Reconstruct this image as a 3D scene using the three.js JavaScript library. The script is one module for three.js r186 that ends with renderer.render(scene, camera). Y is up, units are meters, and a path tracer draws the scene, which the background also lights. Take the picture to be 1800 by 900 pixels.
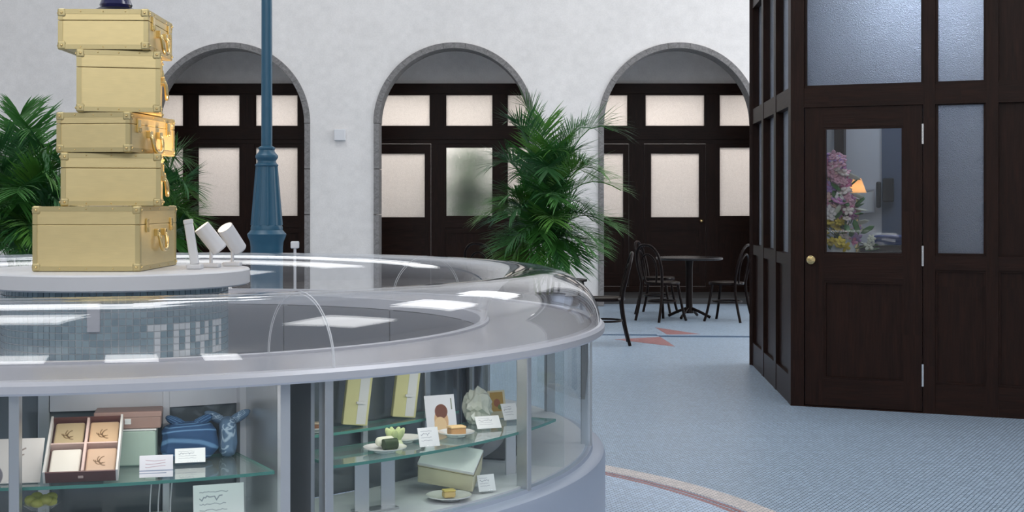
import * as THREE from 'three';
import { RoundedBoxGeometry } from 'three/addons/geometries/RoundedBoxGeometry.js';
import { mergeGeometries, toCreasedNormals } from 'three/addons/utils/BufferGeometryUtils.js';
import { RectAreaLightUniformsLib } from 'three/addons/lights/RectAreaLightUniformsLib.js';

// ------------------------------------------------------------------ camera, sky, daylight, exposure
const scene = new THREE.Scene();
const renderer = new THREE.WebGLRenderer({ antialias: true });
renderer.toneMapping = THREE.LinearToneMapping;
renderer.toneMappingExposure = 0.47;
renderer.shadowMap.enabled = true;
RectAreaLightUniformsLib.init();

const camera = new THREE.PerspectiveCamera(2 * Math.atan(450 / 2400) * 180 / Math.PI, 2, 0.05, 80);
camera.position.set(0, 1.42, 0);
camera.lookAt(0, 1.42, -10);
camera.setViewOffset(1800, 900, 0, 95, 1800, 900);      // level camera with the lens shifted down

scene.background = new THREE.Color().setRGB(0.55, 0.66, 0.85);

const DAY = new THREE.Color().setRGB(0.99, 0.995, 1.0);
const ROOM = { x0: -9, x1: 9, z0: -18.6, z1: 5, h: 7.6 };
function areaLight(x, y, z, tx, ty, tz, w, h, power, color = DAY) {
  const l = new THREE.RectAreaLight(color, power, w, h);
  l.position.set(x, y, z); l.lookAt(tx, ty, tz); scene.add(l); return l;
}
// daylight entering by the roof lights and by the tall windows (the panes themselves are built with the ceiling and walls)
const SKYLIGHTS = [];
for (const x of [-3.4, 3.4]) for (const z of [-14.6, -9.8, -5.0]) SKYLIGHTS.push([x, z]);
const SKY_W = 2.6, SKY_D = 2.0;
for (const [x, z] of SKYLIGHTS) areaLight(x, ROOM.h - 0.06, z, x, 0, z, SKY_W, SKY_D, 10.0);
const SIDE_WINDOWS = [-16.4, -13.4];
for (const z of SIDE_WINDOWS) areaLight(ROOM.x1 - 0.08, 4.0, z, 0, 4.0, z, 2.0, 4.2, 12.5);
const FRONT_WINDOWS = [-6, -2, 2, 6];
for (const x of FRONT_WINDOWS) areaLight(x, 5.9, ROOM.z1 - 0.08, x, 5.9, -5, 2.0, 2.8, 12.0);

// ------------------------------------------------------------------ helpers
let seed = 7;
const rnd = () => { seed = (seed * 1664525 + 1013904223) >>> 0; return seed / 4294967296; };
const rr = (a, b) => a + (b - a) * rnd();
const R = (d) => d * Math.PI / 180;
const names = {};
function numbered(n) { const k = names[n] = (names[n] ?? -1) + 1; return k ? `${n}_${String(k).padStart(3, '0')}` : n; }
function thing(name, label, category, [x, y, z] = [0, 0, 0], turn = 0, group) {
  const o = new THREE.Group(); o.name = numbered(name); o.position.set(x, y, z); o.rotation.y = turn;
  o.userData = { label, category }; if (group) o.userData.group = group; scene.add(o); return o;
}
function part(name, geo, mat, parent, label) {
  const m = new THREE.Mesh(geo, mat); m.name = name; if (label) m.userData.label = label; parent.add(m); return m;
}
function struct(name, geo, mat, label) {
  const m = geo ? new THREE.Mesh(geo, mat) : new THREE.Group(); m.name = name;
  m.userData = { kind: 'structure', label, category: name.split('_')[0] }; scene.add(m); return m;
}
function bx(w, h, d, x = 0, y = 0, z = 0) {                // box, uv in metres, grain along its longest edge
  const g = new THREE.BoxGeometry(w, h, d), uv = g.attributes.uv;
  const dims = [[d, h], [d, h], [w, d], [w, d], [w, h], [w, h]];
  for (let f = 0; f < 6; f++) for (let k = 0; k < 4; k++) {
    const i = f * 4 + k; let u = uv.getX(i) * dims[f][0], v = uv.getY(i) * dims[f][1];
    if (dims[f][0] > dims[f][1]) [u, v] = [v, u];
    uv.setXY(i, u + x * 0.37 + z * 0.21, v + y * 0.31);
  }
  g.translate(x, y, z); return g;
}
const span = (x0, x1, y0, y1, z0, z1) => bx(x1 - x0, y1 - y0, z1 - z0, (x0 + x1) / 2, (y0 + y1) / 2, (z0 + z1) / 2);
function rbx(w, h, d, r, x = 0, y = 0, z = 0) { const g = new RoundedBoxGeometry(w, h, d, 2, r); g.translate(x, y, z); return g; }
function lathe(pts, seg = 32, th0 = 0, len = 360, crease = 0.6) {
  const g = new THREE.LatheGeometry(pts.map(([a, b]) => new THREE.Vector2(a, b)), seg, R(th0), R(len));
  return crease ? toCreasedNormals(g, crease) : g;
}
const loop = (p) => [...p, p[0]];
function tube(pts, r, seg = 24, rad = 8, closed = false) {
  return new THREE.TubeGeometry(new THREE.CatmullRomCurve3(pts.map((p) => new THREE.Vector3(...p)), closed), seg, r, rad, closed);
}
function cyl(r0, r1, h, seg = 20, x = 0, y = 0, z = 0) { const g = new THREE.CylinderGeometry(r1, r0, h, seg); g.translate(x, y + h / 2, z); return g; }
const merge = (l) => mergeGeometries(l.map((g) => (g.index ? g.toNonIndexed() : g)).map((g) => { for (const k of Object.keys(g.attributes)) if (!['position', 'normal', 'uv'].includes(k)) g.deleteAttribute(k); return g; }));

// ------------------------------------------------------------------ textures and materials
function noiseGrid(n, s) { let q = s; const r = () => { q = (q * 1664525 + 1013904223) >>> 0; return q / 4294967296; }; return Float32Array.from({ length: n * n }, r); }
function valueNoise(n, s) {                                 // tiling value noise with n cells
  const g = noiseGrid(n, s);
  return (u, v) => {
    const x = ((u % 1) + 1) % 1 * n, y = ((v % 1) + 1) % 1 * n, i = Math.floor(x), j = Math.floor(y);
    const f = x - i, h = y - j, a = f * f * (3 - 2 * f), b = h * h * (3 - 2 * h);
    const at = (p, q) => g[((q % n) * n) + (p % n)];
    return (at(i, j) * (1 - a) + at(i + 1, j) * a) * (1 - b) + (at(i, j + 1) * (1 - a) + at(i + 1, j + 1) * a) * b;
  };
}
function dataTex(w, h, f, srgb = true, rx = 1, ry = 1) {
  const d = new Uint8Array(w * h * 4);
  for (let y = 0; y < h; y++) for (let x = 0; x < w; x++) {
    const c = f(x / w, y / h), i = (y * w + x) * 4;
    for (let k = 0; k < 3; k++) d[i + k] = Math.max(0, Math.min(255, (c[k] ?? c) * 255));
    d[i + 3] = 255;
  }
  const t = new THREE.DataTexture(d, w, h); t.magFilter = THREE.LinearFilter; t.minFilter = THREE.LinearFilter;
  t.wrapS = t.wrapT = THREE.RepeatWrapping; t.repeat.set(rx, ry); if (srgb) t.colorSpace = THREE.SRGBColorSpace; t.needsUpdate = true; return t;
}
const n8 = valueNoise(8, 11), n32 = valueNoise(32, 12), n128 = valueNoise(128, 13), n256 = valueNoise(256, 14);
const std = (o) => new THREE.MeshStandardMaterial(o), phy = (o) => new THREE.MeshPhysicalMaterial(o);
const lin = (r, g, b) => new THREE.Color().setRGB(r, g, b);

// penny-round mosaic: pitch 25 mm, the texture covers 1.0 m x 1.0392 m
function pennyTex(tile, grout, vary, s) {
  const nx = 40, ny = 24, g = noiseGrid(128, s);
  return dataTex(1024, 1024, (u, v) => {
    const X = u * nx, Y = v * ny * Math.sqrt(3); let best = 9, id = 0;
    for (const o of [0, 1]) {
      const j = Math.round((Y - o * Math.sqrt(3) / 2) / Math.sqrt(3)), yy = j * Math.sqrt(3) + o * Math.sqrt(3) / 2;
      const i = Math.round(X - o / 2), xx = i + o / 2, d = Math.hypot(X - xx, Y - yy);
      if (d < best) { best = d; id = (((j + ny) % ny) * 2 + o) * 61 + ((i + nx) % nx); }
    }
    const t = Math.min(1, Math.max(0, (0.47 - best) / 0.06)), k = 1 + (g[id % g.length] - 0.5) * vary;
    return [0, 1, 2].map((c) => grout[c] * (1 - t) + Math.min(1, tile[c] * k) * t);
  }, true, 1, 1 / 1.0392);
}
const pennyBump = dataTex(1024, 1024, (u, v) => {
  const X = u * 40, Y = v * 24 * Math.sqrt(3); let best = 9;
  for (const o of [0, 1]) { const yy = (Math.round((Y - o * Math.sqrt(3) / 2) / Math.sqrt(3)) + o / 2) * Math.sqrt(3), xx = Math.round(X - o / 2) + o / 2; best = Math.min(best, Math.hypot(X - xx, Y - yy)); }
  return Math.min(1, Math.max(0, (0.5 - best) / 0.12));
}, false, 1, 1 / 1.0392);
const tileMat = (tile, grout, s, rough = 0.32, vary = 0.12) => std({ map: pennyTex(tile, grout, vary, s), bumpMap: pennyBump, bumpScale: 0.0012, roughness: rough });
const M = {};
M.floor = tileMat([0.70, 0.775, 0.85], [0.32, 0.385, 0.46], 21);
M.floorIn = tileMat([0.80, 0.87, 0.95], [0.48, 0.56, 0.66], 22);
M.tileRed = tileMat([0.68, 0.40, 0.38], [0.60, 0.62, 0.66], 23);
M.tileBlue = tileMat([0.14, 0.30, 0.46], [0.45, 0.52, 0.58], 24);
M.tileCream = tileMat([0.90, 0.86, 0.84], [0.62, 0.62, 0.64], 25);
M.plaster = std({ map: dataTex(512, 512, (u, v) => { const k = 0.9 + 0.03 * (n32(u, v) - 0.5) + 0.03 * (n256(u, v) - 0.5) + 0.02 * n8(u, v); return [k, k * 0.99, k * 0.985]; }, true, 0.4, 0.4), roughness: 0.9 });
const woodTex = dataTex(512, 512, (u, v) => {
  const g = n128(u * 1.0, v * 0.06) * 0.5 + n256(u, v * 0.05) * 0.35 + n32(u, v * 0.12) * 0.4, k = 0.72 + 0.4 * (g - 0.5);
  return [0.19 * k, 0.112 * k, 0.085 * k];
}, true, 1.2, 1.2);
const woodBump = dataTex(256, 256, (u, v) => n128(u, v * 0.05) * 0.6 + n256(u, v * 0.06) * 0.4, false, 1.2, 1.2);
M.wood = phy({ map: woodTex, bumpMap: woodBump, bumpScale: 0.0006, roughness: 0.42, specularIntensity: 0.3 });
M.stone = std({ map: dataTex(256, 256, (u, v) => { const k = 0.50 + 0.10 * (n32(u, v) - 0.5) + 0.16 * (n256(u, v) - 0.5); return [k, k * 0.985, k * 0.985]; }, true, 1.5, 1.5), roughness: 0.85 });
const hammer = dataTex(512, 512, (u, v) => n128(u, v) * 0.6 + n256(u, v) * 0.4, false, 2.2, 2.2);
const frostTint = dataTex(512, 512, (u, v) => { const k = 0.92 + 0.13 * (n256(u, v) - 0.5) + 0.02 * (n32(u, v) - 0.5); return [k, k, k]; }, true, 1.3, 1.3);
M.obscure = phy({ map: frostTint, transmission: 0.85, thickness: 0, roughness: 0.92, color: lin(0.95, 0.92, 0.90), bumpMap: hammer, bumpScale: 0.002, ior: 1.5 });
M.obscureCool = phy({ transmission: 1, thickness: 0.006, roughness: 0.42, color: lin(0.80, 0.86, 0.95), bumpMap: hammer, bumpScale: 0.007, ior: 1.5 });
M.obscureClear = phy({ transmission: 1, thickness: 0.008, roughness: 0.26, color: lin(0.92, 0.93, 0.93), bumpMap: hammer, bumpScale: 0.003, ior: 1.5 });
M.glass = phy({ transmission: 1, thickness: 0, roughness: 0.02, color: lin(0.95, 0.97, 0.97), ior: 1.5 });
M.acrylic = phy({ transmission: 1, thickness: 0, roughness: 0.03, color: lin(0.985, 0.987, 0.99), ior: 1.5 });
M.shelfGlass = phy({ transmission: 0.92, thickness: 0, roughness: 0.03, color: lin(0.86, 0.95, 0.92), ior: 1.52 });
M.shelfEdge = phy({ transmission: 0.25, thickness: 0, roughness: 0.2, color: lin(0.10, 0.34, 0.29), ior: 1.52 });
M.white = std({ color: lin(0.72, 0.73, 0.76), roughness: 0.45 });
M.deck = std({ color: lin(0.42, 0.42, 0.46), roughness: 0.22 });
M.enamel = std({ color: lin(0.36, 0.42, 0.53), roughness: 0.35 });
M.steel = std({ color: lin(0.55, 0.57, 0.59), metalness: 0.85, roughness: 0.32 });
M.alu = std({ color: lin(0.60, 0.61, 0.66), metalness: 0.35, roughness: 0.4 });
M.backPanel = std({ color: lin(0.24, 0.25, 0.27), metalness: 0.3, roughness: 0.4 });
M.darkDoor = phy({ color: lin(0.09, 0.11, 0.125), roughness: 0.12, clearcoat: 1, clearcoatRoughness: 0.04 });
M.black = std({ color: lin(0.015, 0.015, 0.017), roughness: 0.5 });
M.seam = phy({ transmission: 0.35, thickness: 0, roughness: 0.4, color: lin(0.85, 0.87, 0.9) });
M.gold = std({ map: dataTex(512, 512, (u, v) => { const k = 0.95 + 0.03 * (n256(u * 0.04, v) - 0.5) + 0.02 * (n8(u, v) - 0.5); return [0.95 * k, 0.865 * k, 0.64 * k]; }, true, 1.3, 1.3), metalness: 0.72, roughness: 0.38 });
M.goldTrim = std({ color: lin(0.58, 0.48, 0.25), metalness: 0.85, roughness: 0.4 });
M.brass = std({ color: lin(0.80, 0.62, 0.30), metalness: 1, roughness: 0.25 });
M.chrome = std({ color: lin(0.75, 0.75, 0.75), metalness: 1, roughness: 0.25 });
M.lampBlue = std({ color: lin(0.022, 0.098, 0.165), roughness: 0.38 });
M.cobalt = phy({ color: lin(0.012, 0.014, 0.09), roughness: 0.2, clearcoat: 0.6 });
M.tileTeal = [0, 1, 2].map((k) => std({ color: lin(0.19 + 0.04 * k, 0.29 + 0.05 * k, 0.345 + 0.05 * k), roughness: 0.22 }));
M.tileLetter = std({ color: lin(0.74, 0.78, 0.80), roughness: 0.22 });
M.grout = std({ color: lin(0.60, 0.64, 0.68), roughness: 0.9 });
M.bent = phy({ color: lin(0.008, 0.004, 0.0035), roughness: 0.28, specularIntensity: 0.28 });
M.cane = phy({ color: lin(0.02, 0.013, 0.009), roughness: 0.4, specularIntensity: 0.6 });
M.tableTop = phy({ color: lin(0.012, 0.012, 0.014), roughness: 0.2, specularIntensity: 0.7 });
M.leaf = [lin(0.045, 0.19, 0.028), lin(0.03, 0.14, 0.035), lin(0.085, 0.25, 0.032)].map((c) => phy({ color: c, roughness: 0.5, transmission: 0.25, thickness: 0 }));
M.cane2 = std({ color: lin(0.10, 0.16, 0.04), roughness: 0.6 });
M.pot = std({ color: lin(0.10, 0.10, 0.10), roughness: 0.6 });
M.soil = std({ color: lin(0.03, 0.02, 0.012), roughness: 0.95 });
M.plate = phy({ color: lin(0.74, 0.75, 0.74), roughness: 0.18, clearcoat: 0.5 });
M.skyPane = std({ color: lin(0.7, 0.75, 0.8), emissive: DAY, emissiveIntensity: 3.0, roughness: 0.6 });
M.skyPaneDim = std({ color: lin(0.7, 0.75, 0.8), emissive: DAY, emissiveIntensity: 1.6, roughness: 0.6 });

// ------------------------------------------------------------------ the hall
{
  const T = 0.3, W = ROOM.x1 - ROOM.x0, D = 24 + T, zc = (ROOM.z1 - 22) / 2;
  const fg = new THREE.BoxGeometry(W + 2 * T, 0.2, ROOM.z1 + 22.8);
  { const p = fg.attributes.position, uv = fg.attributes.uv; for (let i = 0; i < p.count; i++) uv.setXY(i, p.getX(i), p.getZ(i)); }
  const floor = struct('floor', fg, M.floor, 'pale grey-blue floor of small round mosaic tiles'); floor.position.set(0, -0.1, (ROOM.z1 - 22.8) / 2);
  const off = new THREE.Vector3(0, 0.1, -floor.position.z);
  const flat = (g) => { const p = g.attributes.position, n = new Float32Array(p.count * 2); for (let i = 0; i < p.count; i++) { n[2 * i] = p.getX(i); n[2 * i + 1] = p.getZ(i); } g.setAttribute('uv', new THREE.BufferAttribute(n, 2)); g.translate(off.x, off.y, off.z); return g; };
  const rc = [-1.49, -5.31];
  const annulus = (r0, r1, y) => { const g = lathe(loop([[r0, 0.0], [r1, 0.0], [r1, y], [r0, y]]), 128); g.translate(rc[0], 0, rc[1]); return flat(g); };
  part('inner_field', annulus(1.2, 2.66, 0.0012), M.floorIn, floor, 'paler mosaic disc around the ring counter');
  part('border_line', annulus(2.66, 2.685, 0.0015), M.tileRed, floor, 'thin brick-red mosaic line');
  part('border_line', annulus(2.70, 2.72, 0.0015), M.tileRed, floor, 'thin brick-red mosaic line');
  part('border_band', annulus(2.735, 2.86, 0.0015), M.tileCream, floor, 'cream mosaic band');
  const poly = (pts) => { const g = new THREE.ExtrudeGeometry(new THREE.Shape(pts.map(([x, z]) => new THREE.Vector2(x, -z))), { depth: 0.0015, bevelEnabled: false }); g.rotateX(-Math.PI / 2); return flat(g); };
  part('red_triangle', poly([[1.62, -15.45], [1.66, -14.62], [2.02, -14.66]]), M.tileRed, floor, 'red mosaic triangle beyond the blue line');
  part('red_triangle', poly([[1.06, -14.10], [1.56, -14.36], [1.60, -13.40]]), M.tileRed, floor, 'red mosaic triangle on the near side of the blue line');
  part('blue_line', poly([[0.2, -14.72], [0.2, -14.60], [1.55, -14.50], [1.55, -14.62]]), M.tileBlue, floor, 'blue mosaic line');
  part('blue_line', poly([[1.55, -14.52], [1.55, -14.36], [4.6, -14.20], [4.6, -14.32]]), M.tileBlue, floor, 'blue mosaic line');

  // ceiling with roof lights
  const cs = new THREE.Shape([[ROOM.x0 - T, -ROOM.z1 - T], [ROOM.x1 + T, -ROOM.z1 - T], [ROOM.x1 + T, 19], [ROOM.x0 - T, 19]].map((p) => new THREE.Vector2(...p)));
  for (const [x, z] of SKYLIGHTS) cs.holes.push(new THREE.Path([[-1, -1], [1, -1], [1, 1], [-1, 1]].map(([a, b]) => new THREE.Vector2(x + a * SKY_W / 2, -z + b * SKY_D / 2))));
  const cg = new THREE.ExtrudeGeometry(cs, { depth: T, bevelEnabled: false }); cg.rotateX(-Math.PI / 2); cg.translate(0, ROOM.h, 0);
  struct('ceiling', cg, M.plaster, 'white plaster ceiling with roof lights');
  for (const [x, z] of SKYLIGHTS) {
    const s = struct(numbered('window_skylight'), null, null, 'square roof light of frosted glass'); s.position.set(x, ROOM.h, z);
    part('pane', bx(SKY_W, 0.02, SKY_D, 0, 0.1, 0), M.skyPane, s);
    for (const k of [-1, 0, 1]) part('glazing_bar', bx(0.05, 0.05, SKY_D, k * SKY_W / 2.6, 0.06, 0), M.enamel, s);
  }
  // side and front walls with tall windows
  struct('wall_left', span(ROOM.x0 - T, ROOM.x0, 0, ROOM.h, -22.6, ROOM.z1 + T), M.plaster, 'plain white plaster side wall');
  const holed = (w0, w1, h, hs) => { const s = new THREE.Shape([[w0, 0], [w1, 0], [w1, h], [w0, h]].map((p) => new THREE.Vector2(...p))); for (const [a, b, c, d] of hs) s.holes.push(new THREE.Path([[a, c], [b, c], [b, d], [a, d]].map((p) => new THREE.Vector2(...p)))); return new THREE.ExtrudeGeometry(s, { depth: T, bevelEnabled: false }); };
  const rg = holed(-22.6, ROOM.z1 + T, ROOM.h, SIDE_WINDOWS.map((z) => [z - 1, z + 1, 1.9, 6.1])); rg.rotateY(-Math.PI / 2); rg.translate(ROOM.x1 + T, 0, 0);
  struct('wall_right', rg, M.plaster, 'white plaster wall with tall windows');
  const fgw = holed(ROOM.x0, ROOM.x1, ROOM.h, FRONT_WINDOWS.map((x) => [x - 1, x + 1, 4.5, 7.3])); fgw.translate(0, 0, ROOM.z1);
  struct('wall_front', fgw, M.plaster, 'white plaster wall with tall windows');
  let wn = 1;
  const win = (x, y, z, turn, w, h) => {
    const s = struct(`window_${wn++}`, null, null, 'tall daylit window'); s.position.set(x, y, z); s.rotation.y = turn;
    part('pane', bx(w, h, 0.02, 0, 0, -0.1), M.skyPaneDim, s);
    for (const k of [-1, 0, 1]) part('glazing_bar', bx(0.06, h, 0.06, k * (w / 2 - 0.03), 0, -0.05), M.wood, s);
    for (const k of [-1, -0.33, 0.33, 1]) part('glazing_bar', bx(w, 0.06, 0.05, 0, k * (h / 2 - 0.03), -0.05), M.wood, s);
  };
  for (const z of SIDE_WINDOWS) win(ROOM.x1, 4.0, z, -Math.PI / 2, 2.0, 4.2);
  for (const x of FRONT_WINDOWS) win(x, 5.9, ROOM.z1, Math.PI, 2.0, 2.8);
}

// back wall with stone-edged arches
const ARCH = { z: -18.6, t: 0.36, r: 1.097, spring: 2.493, centres: [-3.848, -0.787, 2.274] };
{
  // open at the floor: the shape's lower edge is split by the arches
  const q = new THREE.Shape(); q.moveTo(ROOM.x0, ROOM.h); q.lineTo(ROOM.x0, 0);
  for (const c of ARCH.centres) { q.lineTo(c - ARCH.r, 0); q.lineTo(c - ARCH.r, ARCH.spring); q.absarc(c, ARCH.spring, ARCH.r, Math.PI, 0, true); q.lineTo(c + ARCH.r, 0); }
  q.lineTo(ROOM.x1, 0); q.lineTo(ROOM.x1, ROOM.h); q.closePath();
  const g = new THREE.ExtrudeGeometry(q, { depth: ARCH.t, bevelEnabled: false, curveSegments: 40 }); g.translate(0, 0, ARCH.z - ARCH.t);
  const wall = struct('wall_back', g, M.plaster, 'white plaster wall pierced by round arches');
  const rin = ARCH.r - 0.075, z0 = ARCH.z - ARCH.t, z1 = ARCH.z + 0.025;
  const voussoir = (a0, a1) => { const sh = new THREE.Shape(); sh.absarc(0, 0, ARCH.r - 0.002, a0, a1, false); sh.absarc(0, 0, rin, a1, a0, true); return new THREE.ExtrudeGeometry(sh, { depth: z1 - z0 - 0.012, bevelEnabled: true, bevelThickness: 0.006, bevelSize: 0.004, bevelSegments: 1, curveSegments: 5 }); };
  const nV = 11, gap = 0.004, vg = [];
  for (let k = 0; k < nV; k++) vg.push(voussoir(Math.PI * k / nV + gap, Math.PI * (k + 1) / nV - gap));
  const jh = ARCH.spring / 4, jg = bx(0.071, jh - 0.008, z1 - z0, 0, 0, 0);
  for (const c of ARCH.centres) {
    for (const v of vg) { const m = part('voussoir', v, M.stone, wall); m.position.set(c, ARCH.spring, z0 + 0.006); }
    for (const side of [-1, 1]) for (let k = 0; k < 4; k++) { const m = part('jamb_stone', jg, M.stone, wall); m.position.set(c + side * (ARCH.r - 0.038), (k + 0.5) * jh, (z0 + z1) / 2); }
  }
  part('skirting', span(-2.751 + 0.0, -1.884, 0, 0.14, ARCH.z, ARCH.z + 0.025), M.stone, wall);
  part('skirting', span(0.31, 1.177, 0, 0.14, ARCH.z, ARCH.z + 0.025), M.stone, wall);
  // the recess behind the arches: grey wall over the timber screens, soffit and the lit room beyond
  struct('wall_recess', span(ROOM.x0, ROOM.x1, 3.186, 4.2, -20.6, -20.4), M.plaster, 'plaster wall over the timber screens');
  struct('ceiling_recess', span(ROOM.x0, ROOM.x1, 3.9, 4.0, -20.4, ARCH.z - ARCH.t), M.plaster, 'plaster soffit behind the arches');
  struct('floor_step', span(-5.9, 5.6, 0, 0.08, -20.46, -19.0), std({ color: lin(0.06, 0.06, 0.062), roughness: 0.5 }), 'low dark stone step under the timber screens');
  for (const [k, x] of [[1, -5.85], [2, 4.15]]) struct(`wall_end_${k}`, span(x - 0.06, x + 0.06, 0, 3.9, -20.4, ARCH.z - ARCH.t), M.plaster, 'plaster end wall of the arcade');
  struct('ceiling_corridor', span(ROOM.x0, ROOM.x1, 3.186, 3.3, -22.4, -20.6), M.plaster, 'white ceiling of the room behind the screens');
  struct('wall_corridor', span(ROOM.x0, ROOM.x1, 0, 3.3, -22.6, -22.4), M.plaster, 'white wall of the room behind the screens');
}
const WARMDAY = lin(1.06, 1.0, 0.94);
for (const x of [-4.2, -1.2, 1.8, 4.6]) {
  const t = thing('ceiling_panel', 'flat ceiling light behind the obscured glass screens', 'light', [x, 3.186, -21.4], 0, 'ceiling lights of the rear room');
  part('diffuser', bx(2.2, 0.03, 1.2, 0, -0.015, 0), std({ color: lin(0.8, 0.8, 0.8), emissive: WARMDAY, emissiveIntensity: 1.5 }), t);
  areaLight(x, 3.14, -21.4, x, 0, -21.4, 2.2, 1.2, 13.5, WARMDAY);
}

// ------------------------------------------------------------------ timber screens behind the arches (z = -20.4)
function screen(x0, x1, cols, label) {                      // cols: [x0, x1, kind, glass]; kind 'light' or 'door'
  const zc = -20.4, t = 0.09;
  const o = thing('timber_screen', label, 'screen', [(x0 + x1) / 2, 0, zc], 0, 'dark timber glazed screens behind the arches');
  const X = (x) => x - (x0 + x1) / 2;
  const up = (y) => (y > 0.5 ? 1.42 + (y - 1.42) * 1.06 : Math.max(y, 0.08));
  const B = (name, a, b, c0, d0, th = t, mat = M.wood, z = 0) => { const c = up(c0), d = up(d0); return part(name, bx(b - a, d - c, th, (X(a) + X(b)) / 2, (c + d) / 2, z), mat, o); };
  B('top_rail', x0, x1, 2.945, 3.085, t + 0.04); B('transom_rail', x0, x1, 2.24, 2.47, t + 0.02); B('transom_moulding', x0, x1, 2.30, 2.36, t + 0.07); B('bottom_rail', x0, x1, 0, 0.16, t + 0.02);
  let edge = x0; const doors = [];
  for (const [a, b, kind, gm = M.obscure] of cols) {
    B('post', edge, a, 0.16, 2.24); B('post', edge, a, 2.47, 2.945);
    const f = 0.022;
    B('transom_pane', a, b, 2.47, 2.945, 0.008, gm === M.obscureClear ? M.obscure : gm);
    for (const [p, q, r, s] of [[a, b, 2.47, 2.47 + f], [a, b, 2.945 - f, 2.945], [a, a + f, 2.47 + f, 2.945 - f], [b - f, b, 2.47 + f, 2.945 - f]]) B('glazing_bead', p, q, r, s, 0.06);
    if (kind === 'light') {
      B('pane', a, b, 1.20, 2.24, 0.008, gm);
      for (const [p, q, r, s] of [[a, b, 1.20, 1.20 + f], [a, b, 2.24 - f * 2.5, 2.24], [a, a + f, 1.22, 2.19], [b - f, b, 1.22, 2.19]]) B('glazing_bead', p, q, r, s, 0.06);
      B('sill_rail', a, b, 1.06, 1.20); B('lower_panel', a, b, 0.16, 1.06, 0.03); B('panel_moulding', a, b, 0.98, 1.06, 0.06); B('panel_moulding', a, b, 0.16, 0.30, 0.06);
    } else doors.push([a, b, gm]);
    edge = b;
  }
  B('post', edge, x1, 0.16, 2.24); B('post', edge, x1, 2.47, 2.945);
  return doors;
}
let doorNumber = 1;
function screenDoor(a, b, gm, ga, gb, knobSide, label) {
  const d = struct(`door_${doorNumber++}`, null, null, label); d.position.set((a + b) / 2, 0.16, -20.38);
  const w = b - a, X = (x) => x - (a + b) / 2, up = (y) => (y > 0.4 ? 1.26 + (y - 1.26) * 1.06 : y), B = (n, p, q, r0, s0, th, m = M.wood, z = 0) => { const r = up(r0), s = up(s0); return part(n, bx(q - p, s - r, th, (p + q) / 2, (r + s) / 2, z), m, d); };
  B('stile', -w / 2 + 0.004, X(ga), 0.005, 2.075, 0.05); B('stile', X(gb), w / 2 - 0.004, 0.005, 2.075, 0.05);
  B('top_rail', X(ga), X(gb), 1.94, 2.075, 0.05); B('lock_rail', X(ga), X(gb), 0.86, 1.045, 0.05); B('bottom_rail', X(ga), X(gb), 0.005, 0.2, 0.05);
  B('pane', X(ga), X(gb), 1.045, 1.94, 0.008, gm); B('lower_panel', X(ga), X(gb), 0.2, 0.86, 0.025);
  if (knobSide) { const k = part('knob', new THREE.SphereGeometry(0.028, 16, 10), M.brass, d, 'round brass knob'); k.position.set(knobSide > 0 ? w / 2 - 0.07 : -w / 2 + 0.07, 0.975, 0.06); part('knob_stem', cyl(0.01, 0.01, 0.04, 10), M.brass, k).rotation.x = -Math.PI / 2; }
}
const px = (p) => (p - 900) * 0.0085;                      // metres across the screen plane
{
  const a = px;
  screen(-5.78, -2.45, [[a(232), a(325), 'light'], [a(347), a(424), 'light'], [a(448), a(526), 'light'], [a(550), a(605), 'light']], 'dark timber glazed screen in the arch behind the blue lamp post');
  const d2 = screen(-2.45, 0.80, [[a(640), a(758), 'door'], [a(782), a(868), 'light', M.obscureClear], [a(890), a(968), 'light']], 'dark timber glazed screen in the middle arch behind the palm');
  const d3 = screen(0.80, 4.08, [[a(1012), a(1105), 'door'], [a(1132), a(1240), 'door'], [a(1262), a(1360), 'light']], 'dark timber glazed screen behind the bentwood chairs and table');
  screenDoor(d2[0][0], d2[0][1], M.obscure, a(662), a(747), 0, 'dark door with an obscured pane in the middle arch');
  screenDoor(d3[0][0], d3[0][1], M.obscure, a(1032), a(1095), 0, 'dark door with an obscured pane beside the palm');
  screenDoor(d3[1][0], d3[1][1], M.obscure, a(1144), a(1228), 1, 'dark door with a brass knob behind the bentwood table');
}
{ // small white box on the pier
  const t = thing('wall_box', 'small white plastic box fixed on the wall between two arches', 'wall box', [-2.34, 2.255, -18.6]);
  part('housing', rbx(0.155, 0.155, 0.07, 0.012, 0, 0.0775, 0.035), M.white, t); part('base_plate', bx(0.13, 0.13, 0.006, 0, 0.0775, 0.003), M.enamel, t);
}

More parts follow.
